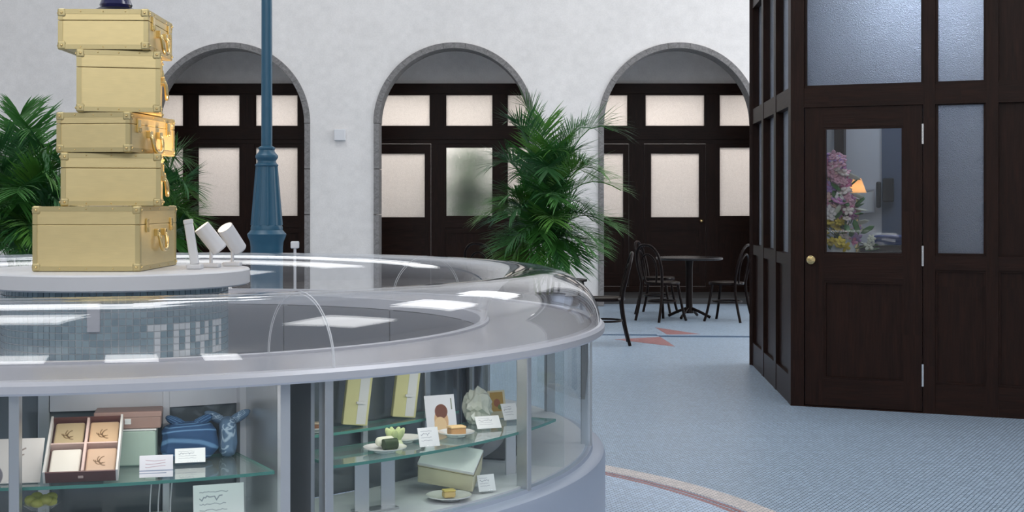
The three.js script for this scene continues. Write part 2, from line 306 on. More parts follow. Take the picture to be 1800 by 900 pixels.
// ------------------------------------------------------------------ timber booth
{
  const A = [1.944, -9.52], H = 3.32;
  const front = R(-23.1), side = R(-93.5);
  const booth = thing('timber_booth', 'dark wood panelled booth with frosted windows beside the round counter', 'booth', [A[0], 0, A[1]]);
  const frame = (o, turn, x, z) => { const m = new THREE.Matrix4().makeRotationY(turn); m.setPosition(x, 0, z); return (n, a, b, c, d, z0, z1, mat = M.wood) => { const g = span(a, b, c, d, z0, z1); g.applyMatrix4(m); return part(n, g, mat, o); }; };
  const F = frame(booth, front, 0, 0);
  const S = frame(booth, side, 2.093 - A[0], -11.958 - A[1]);      // runs from the rear end to the corner post
  const LEN = 3.4, SL = 2.443;
  // front face
  F('corner_post', 0, 0.091, 0, H, -0.09, 0.0);
  F('post', 0.889, 0.966, 0, H, -0.09, 0.0); F('post', 1.288, 1.366, 0, H, -0.09, 0.0);
  F('post', 2.02, 2.1, 0, H, -0.09, 0.0); F('post', 2.75, 2.83, 0, H, -0.09, 0); F('post', LEN - 0.08, LEN, 0, H, -0.09, 0.0);
  F('top_rail', 0.091, LEN - 0.08, 3.10, H, -0.085, -0.004);
  F('cornice', -0.03, LEN, H, H + 0.09, -0.09, 0.05);
  for (const [a, b, kind] of [[0.091, 0.889, 'door'], [0.966, 1.288, 'glass'], [1.366, 2.02, 'wood'], [2.10, 2.75, 'wood'], [2.83, LEN - 0.08, 'wood']]) {
    F('transom_rail', a, b, 2.085, 2.212, -0.085, -0.004); F('transom_moulding', a, b, 2.075, 2.09, -0.07, 0.004);
    const f = 0.016;
    if (kind === 'wood') { F('upper_panel', a, b, 2.212, 3.10, -0.05, -0.03); F('panel', a, b, 1.06, 2.085, -0.05, -0.03); }
    else {
      F('pane', a, b, 2.212, 3.10, -0.052, -0.046, M.obscureCool);
      for (const [p, q, r, s] of [[a, b, 2.212, 2.212 + f], [a, a + f, 2.228, 3.1], [b - f, b, 2.228, 3.1]]) F('glazing_bead', p, q, r, s, -0.07, -0.022);
    }
    if (kind === 'glass') {
      F('pane', a, b, 1.06, 2.085, -0.052, -0.046, M.obscureCool);
      for (const [p, q, r, s] of [[a, b, 1.06, 1.06 + f], [a, b, 2.085 - f, 2.085], [a, a + f, 1.076, 2.07], [b - f, b, 1.076, 2.07]]) F('glazing_bead', p, q, r, s, -0.07, -0.022);
    }
    if (kind !== 'door') {
      F('waist_rail', a, b, 0.965, 1.06, -0.085, -0.004); F('lower_panel', a, b, 0.20, 0.965, -0.05, -0.026); F('bottom_rail', a, b, 0, 0.20, -0.085, -0.004);
      for (const [p, q, r, s] of [[a, b, 0.20, 0.215], [a, b, 0.95, 0.965], [a, a + 0.015, 0.215, 0.95], [b - 0.015, b, 0.215, 0.95]]) F('panel_moulding', p, q, r, s, -0.05, -0.014);
    }
  }
  F('threshold', 0.091, 0.889, 0, 0.008, -0.09, 0.0);
  // narrow side face
  const sx = (s) => SL - s;
  for (const [a, b] of [[0.0, 0.13], [0.80, 0.92], [1.57, 1.69], [2.34, 2.443]]) S(a ? 'post' : 'corner_post', sx(b), sx(a) - (a ? 0 : 0.004), 0, H, -0.09, 0);
  S('top_rail', 0.1, sx(0.13), 3.10, H, -0.085, -0.004); S('cornice', -0.02, SL + 0.0, H, H + 0.09, -0.09, 0.05);
  for (const [s0, s1] of [[0.13, 0.80], [0.92, 1.57], [1.69, 2.34]]) {
    const a = sx(s1), b = sx(s0);
    S('pane', a, b, 2.225, 3.10, -0.062, -0.056, M.obscureCool); S('transom_rail', a, b, 2.095, 2.225, -0.085, -0.004);
    S('pane', a, b, 1.05, 2.095, -0.062, -0.056, M.obscureCool); S('waist_rail', a, b, 0.965, 1.05, -0.085, -0.004);
    S('lower_panel', a, b, 0.20, 0.965, -0.05, -0.03); S('bottom_rail', a, b, 0, 0.20, -0.085, -0.004);
  }
  // plain rear and far walls and the ceiling close the booth
  const B = frame(booth, front, 2.093 - A[0], -11.958 - A[1]);
  B('rear_wall', 0, 3.3, 0, H, -0.1, 0, M.white);
  const E2 = new THREE.Vector3(LEN, 0, 0).applyAxisAngle(new THREE.Vector3(0, 1, 0), front);
  const G = frame(booth, R(-93.5), E2.x + 0.10, E2.z - 2.28);
  G('end_wall', 0, 2.35, 0, H, -0.1, 0, M.wood);
  { const sh = new THREE.Shape([[0, 0], [E2.x, E2.z], [E2.x + 0.1, E2.z - 2.3], [0.149, -2.438]].map(([x, z]) => new THREE.Vector2(x, -z))); const g = new THREE.ExtrudeGeometry(sh, { depth: 0.06, bevelEnabled: false }); g.rotateX(-Math.PI / 2); g.translate(0, H - 0.08, 0); part('booth_ceiling', g, M.white, booth); }
  B('inner_post', 0.0, 0.07, 0, H - 0.1, 0.0, 0.06);
  B('inner_panel', 1.12, 1.84, 0, H - 0.1, 0.0, 0.03, std({ color: lin(0.10, 0.13, 0.20), roughness: 0.6 }));
  B('inner_post', 0.74, 0.82, 0, H - 0.1, 0.0, 0.12);
  
  // glazed door in the front face
  const door = new THREE.Group(); door.name = 'door'; door.userData.label = 'dark wood door with a clear pane and brass knob'; door.rotation.y = front; booth.add(door);
  const D = (n, a, b, c, d, z0, z1, mat = M.wood, l) => part(n, span(a, b, c, d, z0, z1), mat, door, l);
  D('stile', 0.097, 0.225, 0.012, 2.0745, -0.06, -0.012); D('stile', 0.76, 0.883, 0.012, 2.0745, -0.06, -0.012);
  D('top_rail', 0.225, 0.76, 1.935, 2.0745, -0.06, -0.012); D('lock_rail', 0.225, 0.76, 0.875, 1.06, -0.06, -0.012); D('bottom_rail', 0.225, 0.76, 0.012, 0.20, -0.06, -0.012);
  D('pane', 0.225, 0.76, 1.06, 1.935, -0.039, -0.034, M.glass, 'clear glass pane');
  D('lower_panel', 0.225, 0.76, 0.20, 0.875, -0.046, -0.03);
  for (const [y0, y1] of [[1.06, 1.935], [0.20, 0.875]]) for (const [a, b, c, d] of [[0.225, 0.76, y0, y0 + 0.014], [0.225, 0.76, y1 - 0.014, y1], [0.225, 0.239, y0 + 0.014, y1 - 0.014], [0.746, 0.76, y0 + 0.014, y1 - 0.014]]) D('panel_moulding', a, b, c, d, -0.055, -0.016);
  for (const [c, d] of [[1.81, 1.945], [0.99, 1.125], [0.18, 0.33]]) { const h = part('hinge', cyl(0.009, 0.009, d - c, 12, 0.886, c, -0.004), M.chrome, door, 'pale metal hinge'); }
  const kn = part('knob', lathe([[0, 0.062], [0.018, 0.06], [0.030, 0.048], [0.031, 0.036], [0.022, 0.026], [0.011, 0.02], [0.011, 0.008], [0.026, 0.006], [0.026, 0]], 20), M.brass, door, 'round brass knob'); kn.rotation.x = Math.PI / 2; kn.position.set(0.145, 1.02, -0.012);

  // inside: ceiling light, console, lamp, flowers, blue cloth, picture
  const cl = thing('booth_light', 'square ceiling light inside the timber booth', 'light', [3.2, H - 0.084, -10.4]);
  part('diffuser', bx(0.9, 0.03, 0.9, 0, -0.015, 0), std({ color: lin(0.8, 0.8, 0.8), emissive: lin(0.8, 0.92, 1.15), emissiveIntensity: 1.2 }), cl);
  areaLight(3.2, H - 0.125, -10.4, 3.2, 0, -10.4, 0.9, 0.9, 11, lin(0.82, 0.92, 1.12));
  const tb = thing('console_table', 'dark console table inside the booth behind the door pane', 'table', [2.62, 0, -10.35], front);
  part('table_top', rbx(1.15, 0.04, 0.55, 0.01, 0.12, 0.88, 0), M.wood, tb);
  for (const x of [-0.42, 0.65]) for (const z of [-0.23, 0.23]) part('leg', bx(0.05, 0.86, 0.05, x, 0.43, z), M.wood, tb);
  const lp = thing('table_lamp', 'lit table lamp with a cream shade seen through the door', 'lamp', [2.635, 0.9, -10.42]);
  part('base', lathe([[0, 0], [0.06, 0], [0.06, 0.015], [0.03, 0.03], [0.042, 0.09], [0.03, 0.16], [0.012, 0.19], [0.008, 0.58], [0, 0.58]], 24), M.brass, lp);
  part('shade', lathe([[0.03, 0.70], [0.07, 0.59]], 32, 0, 360, 0), phy({ color: lin(0.85, 0.62, 0.38), transmission: 0.5, thickness: 0, roughness: 1, emissive: lin(1, 0.55, 0.22), emissiveIntensity: 0.08, side: THREE.DoubleSide }), lp, 'glowing cream shade');
  part('bulb', new THREE.SphereGeometry(0.02, 14, 10).translate(0, 0.61, 0), std({ color: lin(1, 0.9, 0.7), emissive: lin(1, 0.62, 0.3), emissiveIntensity: 0.6 }), lp);
  const pl = new THREE.PointLight(lin(1, 0.62, 0.3), 0.07, 0, 2); pl.position.set(2.635, 1.51, -10.42); scene.add(pl);
  const pf = thing('framed_print', 'small framed print on the wall beside the table lamp', 'picture', [2.985, 1.33, -11.545], front);
  part('frame', merge([bx(0.16, 0.014, 0.018, 0, 0.007, 0), bx(0.16, 0.014, 0.018, 0, 0.193, 0), bx(0.014, 0.172, 0.018, -0.073, 0.1, 0), bx(0.014, 0.172, 0.018, 0.073, 0.1, 0)]), M.alu, pf); part('print', bx(0.132, 0.172, 0.006, 0, 0.1, 0), M.plate, pf);
  const bc = thing('folded_cloth', 'bright blue folded cloth on the console behind the door', 'cloth', [2.79, 1.102, -10.14], front);
  const sb = thing('storage_box', 'dark box under the blue cloth inside the booth', 'box', [2.79, 0.9, -10.14], front); part('body', rbx(0.36, 0.16, 0.26, 0.006, 0, 0.08, 0), M.wood, sb); part('lid', rbx(0.37, 0.04, 0.27, 0.006, 0, 0.18, 0), M.wood, sb);
  const blueCloth = std({ color: lin(0.03, 0.09, 0.36), roughness: 0.8, bumpMap: hammer, bumpScale: 0.003 });
  for (let k = 0; k < 3; k++) part('fold', rbx(0.26 - 0.02 * k, 0.024, 0.2, 0.011, 0.01 * k, 0.012 + k * 0.023, 0), blueCloth, bc);
  const tel = thing('wall_telephone', 'small black wall telephone inside the booth', 'telephone', [3.15, 1.42, -11.43], front);
  part('body', rbx(0.09, 0.2, 0.05, 0.012, 0, 0.1, 0), M.black, tel); part('handset', rbx(0.04, 0.22, 0.04, 0.015, -0.075, 0.06, 0.03), M.black, tel);

  const fl = thing('flower_bouquet', 'mixed pink, lilac, yellow and white bouquet behind the door pane', 'flowers', [2.43, 0.9, -10.02]); fl.scale.setScalar(1.18);
  part('vase', lathe([[0, 0], [0.06, 0], [0.085, 0.06], [0.075, 0.15], [0.05, 0.19], [0.06, 0.21]], 24), M.plate, fl);
  const petals = [];
  const blossom = (r, n) => { const gs = []; for (let ring = 0; ring < 2; ring++) for (let k = 0; k < n; k++) { const g = new THREE.SphereGeometry(r * (ring ? 0.42 : 0.55), 6, 4); g.scale(1, 0.35, 0.7); g.translate(r * (ring ? 0.35 : 0.62), ring * r * 0.25, 0); g.rotateZ(ring ? 0.7 : 0.25); g.rotateY((k + ring * 0.5) * 2 * Math.PI / n); gs.push(g); } gs.push(new THREE.SphereGeometry(r * 0.3, 6, 5).translate(0, r * 0.25, 0)); return merge(gs); };
  const bl = [blossom(0.034, 5), blossom(0.026, 6), blossom(0.042, 6)];
  const fc = [[0.70, 0.22, 0.40], [0.78, 0.42, 0.52], [0.50, 0.30, 0.62], [0.84, 0.76, 0.76], [0.80, 0.52, 0.46], [0.66, 0.26, 0.52], [0.82, 0.70, 0.66]].map((c) => std({ color: lin(...c), roughness: 0.7 }));
  const fy = std({ color: lin(0.72, 0.55, 0.06), roughness: 0.7 }), fw = std({ color: lin(0.78, 0.78, 0.66), roughness: 0.7 });
  const stems = [];
  for (let k = 0; k < 150; k++) {
    const y = 0.16 + 0.56 * Math.pow(rnd(), 0.8), rad = 0.20 * (1 - 0.75 * (y - 0.16) / 0.56), a = rr(0, 2 * Math.PI), q = Math.sqrt(rnd());
    const x = Math.cos(a) * rad * q - 0.04 + (y - 0.4) * -0.12, z = Math.sin(a) * rad * q + 0.02;
    const low = y < 0.33, mat = low && x < 0.0 ? fy : low && x > 0.1 ? fw : fc[Math.floor(rnd() * fc.length)];
    const m = part('blossom', bl[k % 3], mat, fl); m.position.set(x, y, z); m.rotation.set(rr(0.3, 1.3), rr(-0.6, 0.6), rr(-0.6, 0.6));
    if (k % 3 === 0) stems.push(tube([[0, 0.18, 0], [x * 0.4, y * 0.6 + 0.05, z * 0.4], [x, y, z]], 0.003, 6, 4));
  }
  part('stems', merge(stems), M.cane2, fl);
  const lg = new THREE.SphereGeometry(0.05, 6, 4); lg.scale(1, 0.12, 0.4);
  for (let k = 0; k < 45; k++) { const y = rr(0.14, 0.6), a = rr(0, 6.28), q = 0.2 * (1 - 0.6 * (y - 0.14) / 0.46); const m = part('leaf', lg, k % 3 ? M.leaf[0] : fw, fl); m.position.set(Math.cos(a) * q - 0.02, y, Math.sin(a) * q); m.rotation.set(rr(-1, 1), a, rr(-0.8, 0.8)); }
}

// ------------------------------------------------------------------ ring-shaped display counter
const RC = [-1.63, -5.63];
const ringAt = (r, th, y = 0) => [RC[0] + r * Math.sin(R(th)), y, RC[1] + r * Math.cos(R(th))];
const STEP = 360 / 14, MUL0 = 34;
{
  const c = thing('ring_counter', 'round glass display counter under a clear half-tube dome', 'display counter', [RC[0], 0, RC[1]]);
  part('plinth', lathe(loop([[1.50, 0], [1.985, 0], [1.985, 0.10], [2.010, 0.12], [2.010, 0.405], [2.004, 0.422], [1.990, 0.430], [1.960, 0.433], [1.955, 0.445], [1.50, 0.445]]), 160, 0, 360, 0.5), M.enamel, c, 'pale painted curved plinth');
  part('display_floor', lathe(loop([[1.53, 0.445], [1.93, 0.445], [1.93, 0.452], [1.53, 0.452]]), 128), M.white, c);
  part('trim_ring', lathe(loop([[1.955, 0.900], [2.004, 0.900], [2.008, 0.906], [2.008, 0.926], [1.998, 0.937], [1.955, 0.937]]), 160, 0, 360, 0.5), M.alu, c, 'grey curved metal trim');
  part('inner_trim', lathe(loop([[1.50, 0.890], [1.535, 0.890], [1.535, 0.937], [1.50, 0.937]]), 128), M.alu, c);
  part('deck', lathe(loop([[1.535, 0.918], [1.955, 0.918], [1.955, 0.929], [1.535, 0.929]]), 128), M.deck, c, 'white deck under the dome');
  // dome: seven curved acrylic panels, seams between
  const prof = []; for (let k = 0; k <= 20; k++) { const a = Math.PI * k / 20; prof.push([1.755 + 0.235 * Math.cos(a), 0.937 + 0.21 * Math.sin(a)]); }
  const profIn = prof.map(([r, y], k) => { const a = Math.PI * k / 20; return [r - 0.008 * Math.cos(a), y - 0.008 * Math.sin(a)]; });
  for (let k = 0; k < 7; k++) {
    const th = MUL0 + k * 2 * STEP;
    part('dome_panel', mergeGeometries([lathe(prof, 48, th + 0.08, 2 * STEP - 0.16, 0), lathe(profIn.slice().reverse(), 48, th + 0.08, 2 * STEP - 0.16, 0)]), M.acrylic, c, 'clear curved acrylic dome panel');
    part('dome_seam', lathe(loop([...prof.map(([r, y], i) => [1.755 + (r - 1.755) * 1.006, 0.937 + (y - 0.937) * 1.006]), ...profIn.slice().reverse()]), 1, th - 0.06, 0.12, 0), M.seam, c, 'pale seam of the dome');
  }
  // mullions, glass, posts of the inner side
  for (let k = 0; k < 14; k++) {
    const th = MUL0 + k * STEP, t = R(th);
    const m = part('mullion', rbx(0.028, 0.468, 0.045, 0.004), M.steel, c); m.position.set(1.935 * Math.sin(t), 0.667, 1.935 * Math.cos(t)); m.rotation.y = t;
    part('glass_panel', lathe([[1.952, 0.433], [1.952, 0.900]], 20, th + 0.45, STEP - 0.9, 0), M.glass, c, 'curved clear front glass');
    const q = part('inner_post', rbx(0.035, 0.445, 0.035, 0.004), M.steel, c); q.position.set(1.525 * Math.sin(t), 0.667, 1.525 * Math.cos(t)); q.rotation.y = t;
  }
  for (let k = 0; k < 28; k++) {
    const th = MUL0 + k * STEP / 2;
    part('sliding_door', lathe(loop([[1.512 + (k % 2) * 0.012, 0.452], [1.518 + (k % 2) * 0.012, 0.452], [1.518 + (k % 2) * 0.012, 0.89], [1.512 + (k % 2) * 0.012, 0.89]]), 10, th + 0.2, STEP / 2 + 0.4, 0.5), M.darkDoor, c, 'dark glossy rear sliding door');
    if (k % 2) { const t = R(th + 0.4); const s = part('door_stile', rbx(0.022, 0.43, 0.014, 0.003), M.alu, c); s.position.set(1.545 * Math.sin(t), 0.67, 1.545 * Math.cos(t)); s.rotation.y = t; }
  }
  for (let k = 0; k < 14; k++) part('back_panel', lathe(loop([[1.502, 0.45], [1.507, 0.45], [1.507, 0.885], [1.502, 0.885]]), 10, MUL0 + k * STEP + 0.15, STEP - 0.3, 0.5), M.backPanel, c, 'grey metal panel facing the pedestal');
  part('header', lathe(loop([[1.54, 0.79], [1.55, 0.79], [1.55, 0.918], [1.54, 0.918]]), 20, 9, 21, 0.5), M.alu, c, 'pale metal header over the rear doors');
  // radial partition panels between two cases
  const radial = (name, th, r0, r1, y0, y1, w, mat, l) => { const m = part(name, bx(w, y1 - y0, r1 - r0), mat, c, l); const t = R(th), r = (r0 + r1) / 2; m.position.set(r * Math.sin(t), (y0 + y1) / 2, r * Math.cos(t)); m.rotation.y = t; return m; };
  radial('partition', 30.6, 1.55, 1.88, 0.452, 0.918, 0.012, M.steel, 'brushed steel partition'); radial('partition', 33.2, 1.60, 1.90, 0.452, 0.918, 0.012, M.steel, 'brushed steel partition');
  radial('partition_post', 30.6, 1.875, 1.90, 0.452, 0.918, 0.03, M.alu); radial('partition_post', 30.3, 1.545, 1.58, 0.452, 0.918, 0.035, M.alu);
  radial('partition', 70.5, 1.55, 1.93, 0.452, 0.918, 0.006, M.glass, 'clear end glass');
  part('vent_slot', lathe(loop([[1.60, 0.452], [1.70, 0.452], [1.70, 0.458], [1.60, 0.458]]), 20, 72, 18, 0.5), M.black, c, 'dark air vent slot');
  // shelves
  const shelf = (r0, r1, y, a, len, l) => { part('glass_shelf', lathe(loop([[r0, y - 0.008], [r1, y - 0.008], [r1, y], [r0, y]]), 24, a, len, 0.5), M.shelfGlass, c, l); part('shelf_edge', lathe(loop([[r1, y - 0.0085], [r1 + 0.002, y - 0.0085], [r1 + 0.002, y + 0.0005], [r1, y + 0.0005]]), 24, a, len, 0.5), M.shelfEdge, c); part('shelf_edge', lathe(loop([[r0 - 0.002, y - 0.0085], [r0, y - 0.0085], [r0, y + 0.0005], [r0 - 0.002, y + 0.0005]]), 24, a, len, 0.5), M.shelfEdge, c); };
  shelf(1.56, 1.905, 0.637, 4.5, 25.0, 'green-edged glass shelf'); shelf(1.66, 1.92, 0.637, 35, 33.5, 'green-edged glass shelf'); shelf(1.545, 1.64, 0.68, 34.5, 27, 'narrow rear glass shelf');
  for (const e of [4.5, 29.5]) radial('shelf_edge', e, 1.56, 1.905, 0.6285, 0.6375, 0.003, M.shelfEdge);
  for (const e of [35, 68.5]) radial('shelf_edge', e, 1.66, 1.92, 0.6285, 0.6375, 0.003, M.shelfEdge);
  // flat steel trestles under the right-hand shelf
  for (const [th, mat] of [[40.2, M.steel], [43.4, M.steel], [64.5, M.alu]]) { const m = part('shelf_leg', bx(0.045, 0.176, 0.006), mat, c); const t = R(th); m.position.set(1.80 * Math.sin(t), 0.54, 1.80 * Math.cos(t)); m.rotation.y = t - 0.4; }
  { const m = part('shelf_leg_foot', bx(0.14, 0.006, 0.06), M.steel, c); const t = R(41.8); m.position.set(1.80 * Math.sin(t), 0.456, 1.80 * Math.cos(t)); m.rotation.y = t - 0.1; }
  // lighting strips under the deck
  const led = std({ color: lin(0.8, 0.8, 0.75), emissive: lin(1, 0.97, 0.88), emissiveIntensity: 1.5 });
  for (const th of [14.5, 24, 40.5, 53]) {
    radial('light_strip', th, 1.868, 1.888, 0.908, 0.918, 0.26, led, 'white light strip');
    const p = ringAt(1.878, th, 0.905), l = areaLight(p[0], p[1], p[2], ...ringAt(1.70, th, 0), 0.26, 0.02, 80, lin(1, 0.97, 0.9));
  }
}

// ------------------------------------------------------------------ tiled pedestal with the suitcase tower
{
  const p = thing('tiled_pedestal', 'blue mosaic pedestal with a white disc top inside the ring counter', 'pedestal', [RC[0], 0, RC[1]]);
  part('core', cyl(0.446, 0.446, 1.08, 96), M.grout, p, 'pale grout');
  part('top_disc', lathe([[0, 1.08], [0.53, 1.08], [0.54, 1.086], [0.54, 1.139], [0.534, 1.145], [0, 1.145]], 96, 0, 360, 0.5), M.white, p, 'white round top');
  const nT = 106, ang = 360 / nT, ph = 0.0265;
  const tileGeo = bx(0.0231, 0.0231, 0.006), letters = { T: ['111', '010', '010', '010', '010'], O: ['111', '101', '101', '101', '111'], Y: ['101', '101', '111', '010', '010'] };
  const lit = {}; [...'TOYO'].forEach((ch, i) => letters[ch].forEach((row, j) => [...row].forEach((b, k) => { if (b === '1') lit[`${i * 4 + k},${j}`] = 1; })));
  const restA = [], restB = [];
  const c0 = Math.round(31.8 / ang);
  for (let i = 0; i < nT; i++) for (let j = 0; j < 40; j++) {
    const th = (i + 0.5) * ang, y = 1.0665 - j * ph, key = `${i - c0},${j - 5}`, isL = lit[key];
    let rel = ((th - 16.15 + 540) % 360) - 180;
    if (y < 0.02) continue;
    if (Math.abs(rel) < 46 && j < 11) {
      const m = part('tile', tileGeo, isL ? M.tileLetter : M.tileTeal[(i * 7 + j * 5 + ((i * j) % 4)) % 3], p); m.position.set(0.4475 * Math.sin(R(th)), y, 0.4475 * Math.cos(R(th))); m.rotation.y = R(th);
    } else { const g = tileGeo.clone(); g.rotateY(R(th)); g.translate(0.4475 * Math.sin(R(th)), y, 0.4475 * Math.cos(R(th))); (isL ? restB : restA).push(g); }
  }
  part('tile_field', merge(restA), M.tileTeal[1], p, 'more blue tiles').userData.kind = 'stuff'; part('letter_tile_field', merge(restB), M.tileLetter, p, 'more white letter tiles').userData.kind = 'stuff';
  { const th = R(5.5); const m = part('socket_plate', rbx(0.05, 0.12, 0.012, 0.004), M.alu, p, 'pale metal socket plate'); m.position.set(0.455 * Math.sin(th), 0.985, 0.455 * Math.cos(th)); m.rotation.y = th; }
}
function suitcase(w, h, l, cx, y, cz, turn, label, side = 1) {
  const s = thing('gold_suitcase', label, 'suitcase', [cx, y, cz], turn, 'stacked gold suitcases');
  const yl = h * 0.72;
  part('body', rbx(w, yl - 0.0008, l, 0.0025, 0, yl / 2 - 0.0004, 0), M.gold, s); part('lid', rbx(w, h - yl - 0.0008, l, 0.0025, 0, (h + yl) / 2 + 0.0004, 0), M.gold, s);
  const b = 0.018, e = 0.0022, B = (...a) => span(...a);
  const strip = (g) => part('edge_binding', g, M.goldTrim, s);
  for (const sx of [-1, 1]) for (const sz of [-1, 1]) {
    const x0 = sx * w / 2, z0 = sz * l / 2;
    for (const [y0, y1] of [[0.004, yl - 0.002], [yl + 0.002, h - 0.004]]) { const g = merge([bx(b, y1 - y0, e * 2, x0 - sx * b / 2 + sx * e / 2, (y0 + y1) / 2, z0), bx(e * 2, y1 - y0, b, x0, (y0 + y1) / 2, z0 - sz * b / 2)]); strip(g); }
  }
  for (const yy of [0, h]) { const d = yy ? -1 : 1;
    for (const sz of [-1, 1]) strip(merge([bx(w, b, e * 2, 0, yy + d * b / 2, sz * l / 2), bx(w, e * 2, b, 0, yy + d * e * 0.6, sz * (l / 2 - b / 2))]));
    for (const sx of [-1, 1]) strip(merge([bx(e * 2, b, l, sx * w / 2, yy + d * b / 2, 0), bx(b, e * 2, l, sx * (w / 2 - b / 2), yy + d * e * 0.6, 0)]));
  }
  const capG = rbx(0.034, 0.034, 0.034, 0.008), riv = new THREE.SphereGeometry(0.0055, 8, 6);
  for (const sx of [-1, 1]) for (const yy of [0, h]) for (const sz of [-1, 1]) {
    const c = part('corner_cap', capG, M.goldTrim, s); c.position.set(sx * (w / 2 - 0.0125), yy ? h - 0.014 : 0.014, sz * (l / 2 - 0.0125));
    for (const [q, r] of [[0, 0.017 * sz], [0.017 * sx, 0]]) part('rivet', riv, M.brass, c).position.set(q, 0, r);
  }
  const small = new THREE.SphereGeometry(0.003, 6, 5);
  for (const yy of [0.009, h - 0.009]) for (let k = 1; k < 4; k++) { part('rivet', small, M.brass, s).position.set(-w / 2 + w * k / 4, yy, l / 2 + e); part('rivet', small, M.brass, s).position.set(side * (w / 2 + e), yy, -l / 2 + l * k / 4); }
  // handle and latches on the side that faces the lamps
  const hw = 0.055, hy = yl - 0.035, X = side * w / 2;
  const hd = part('handle', tube([[X + side * 0.008, hy, -hw], [X + side * 0.018, hy - 0.015, -hw], [X + side * 0.024, hy - 0.06, -hw * 0.75], [X + side * 0.024, hy - 0.072, 0], [X + side * 0.024, hy - 0.06, hw * 0.75], [X + side * 0.018, hy - 0.015, hw], [X + side * 0.008, hy, hw]], 0.0085, 28, 8), M.brass, s, 'brass carrying handle');
  for (const z of [-hw, hw]) part('handle_mount', rbx(0.02, 0.03, 0.032, 0.004, X + side * 0.008, hy, z), M.brass, hd);
  for (const z of [-l * 0.33, l * 0.33]) { const k = part('latch', rbx(0.01, 0.055, 0.03, 0.003, X + side * 0.004, yl - 0.004, z), M.brass, s, 'brass latch'); part('latch_button', rbx(0.012, 0.018, 0.018, 0.003, X + side * 0.009, yl - 0.02, z), M.goldTrim, k); }
  return s;
}
{
  const Y = 1.145, C = [-1.63, -5.63];
  suitcase(0.42, 0.253, 0.58, -1.676, Y + 0.003, -5.665, 0, 'largest gold suitcase at the bottom of the stack on the white disc');
  suitcase(0.38, 0.208, 0.42, -1.647, Y + 0.2605, -5.652, R(13.2), 'gold suitcase second from the bottom, facing square to the lamps');
  suitcase(0.30, 0.156, 0.50, -1.635, Y + 0.4735, -5.665, R(-6), 'flat gold suitcase in the middle of the stack, copper glow on its side');
  suitcase(0.318, 0.243, 0.40, -1.612, Y + 0.6345, -5.63, R(13.5), 'tall gold suitcase second from the top of the stack');
  suitcase(0.352, 0.158, 0.44, -1.632, Y + 0.8825, -5.645, R(2), 'gold suitcase on top of the stack under the blue urn');
  const u = thing('blue_urn', 'cobalt blue ceramic urn on top of the suitcase stack', 'urn', [-1.63, Y + 1.0445, -5.62]);
  part('dark_foot', lathe([[0, 0], [0.114, 0], [0.114, 0.010], [0.085, 0.018], [0.07, 0.026], [0, 0.026]], 40), std({ color: lin(0.02, 0.02, 0.028), roughness: 0.35 }), u, 'dark round foot');
  part('body', lathe([[0, 0.026], [0.060, 0.026], [0.066, 0.04], [0.058, 0.06], [0.05, 0.09], [0.07, 0.16], [0.13, 0.26], [0.16, 0.36], [0.14, 0.46], [0.08, 0.54], [0.07, 0.58], [0.1, 0.63], [0.09, 0.63], [0.06, 0.58], [0, 0.57]], 48, 0, 360, 0.5), M.cobalt, u);
}
// small white spotlights on the disc
function spotlight(x, z, lean, yaw, hgt, label, target, power, nod = 0) {
  const s = thing('spotlight', label, 'spotlight', [x, 1.145, z], 0, 'white spotlights on the disc');
  part('base', rbx(0.075, 0.018, 0.06, 0.006, 0, 0.009, 0), M.white, s); part('stem', cyl(0.007, 0.007, hgt, 10, 0, 0.016, 0), M.white, s);
  const h = part('head', lathe([[0, -0.062], [0.030, -0.062], [0.035, -0.056], [0.035, 0.065], [0.031, 0.065], [0.031, 0.05], [0, 0.05]], 28, 0, 360, 0.5), M.white, s, 'white cylinder head');
  h.position.set(0, hgt + 0.03, 0); h.rotation.order = 'YXZ'; h.rotation.set(nod, yaw, lean);
  const lens = part('lens', cyl(0.0305, 0.0305, 0.003, 24, 0, 0.0615, 0), std({ color: lin(1, 0.9, 0.8), emissive: lin(1, 0.72, 0.42), emissiveIntensity: 9 }), h, 'glowing warm lens');
  s.updateMatrixWorld(true);
  const from = new THREE.Vector3(0, 0.075, 0).applyMatrix4(h.matrixWorld), to = new THREE.Vector3(...target);
  const l = new THREE.SpotLight(lin(1, 0.66, 0.36), power, 0, R(32), 0.6, 2); l.position.copy(from); l.target.position.copy(to); l.shadow.radius = 1.5; scene.add(l, l.target);
}
spotlight(-1.20, -5.86, R(24), 0, 0.085, 'white spotlight with a glowing head beside the blue lamp post', [-1.46, 1.75, -5.75], 5, R(30));
spotlight(-1.265, -5.74, R(38), R(20), 0.09, 'white spotlight tilted towards the suitcases, dark side to the viewer', [-1.46, 1.6, -5.75], 4);
{
  const s = thing('bar_light', 'slim white upright bar light beside the largest gold suitcase', 'light', [-1.30, 1.145, -5.60], 0);
  part('base', rbx(0.06, 0.02, 0.06, 0.006, 0, 0.01, 0), M.white, s); const b = part('bar', rbx(0.036, 0.17, 0.022, 0.006, 0, 0.085, 0), M.white, s); b.position.y = 0.018; b.rotation.z = R(9);
  part('head', rbx(0.038, 0.02, 0.026, 0.005, 0, 0.178, 0), M.white, b);
}
{ // a further small fitting on the far side
  const s = thing('clip_lamp', 'tiny white clip lamp behind the far side of the glass dome', 'lamp', [-1.24, 0, -7.80]);
  part('stem', cyl(0.008, 0.008, 1.16, 10), M.white, s); part('base', cyl(0.06, 0.06, 0.02, 20), M.white, s); part('head', rbx(0.045, 0.04, 0.04, 0.006, 0, 1.175, 0), M.white, s);
}

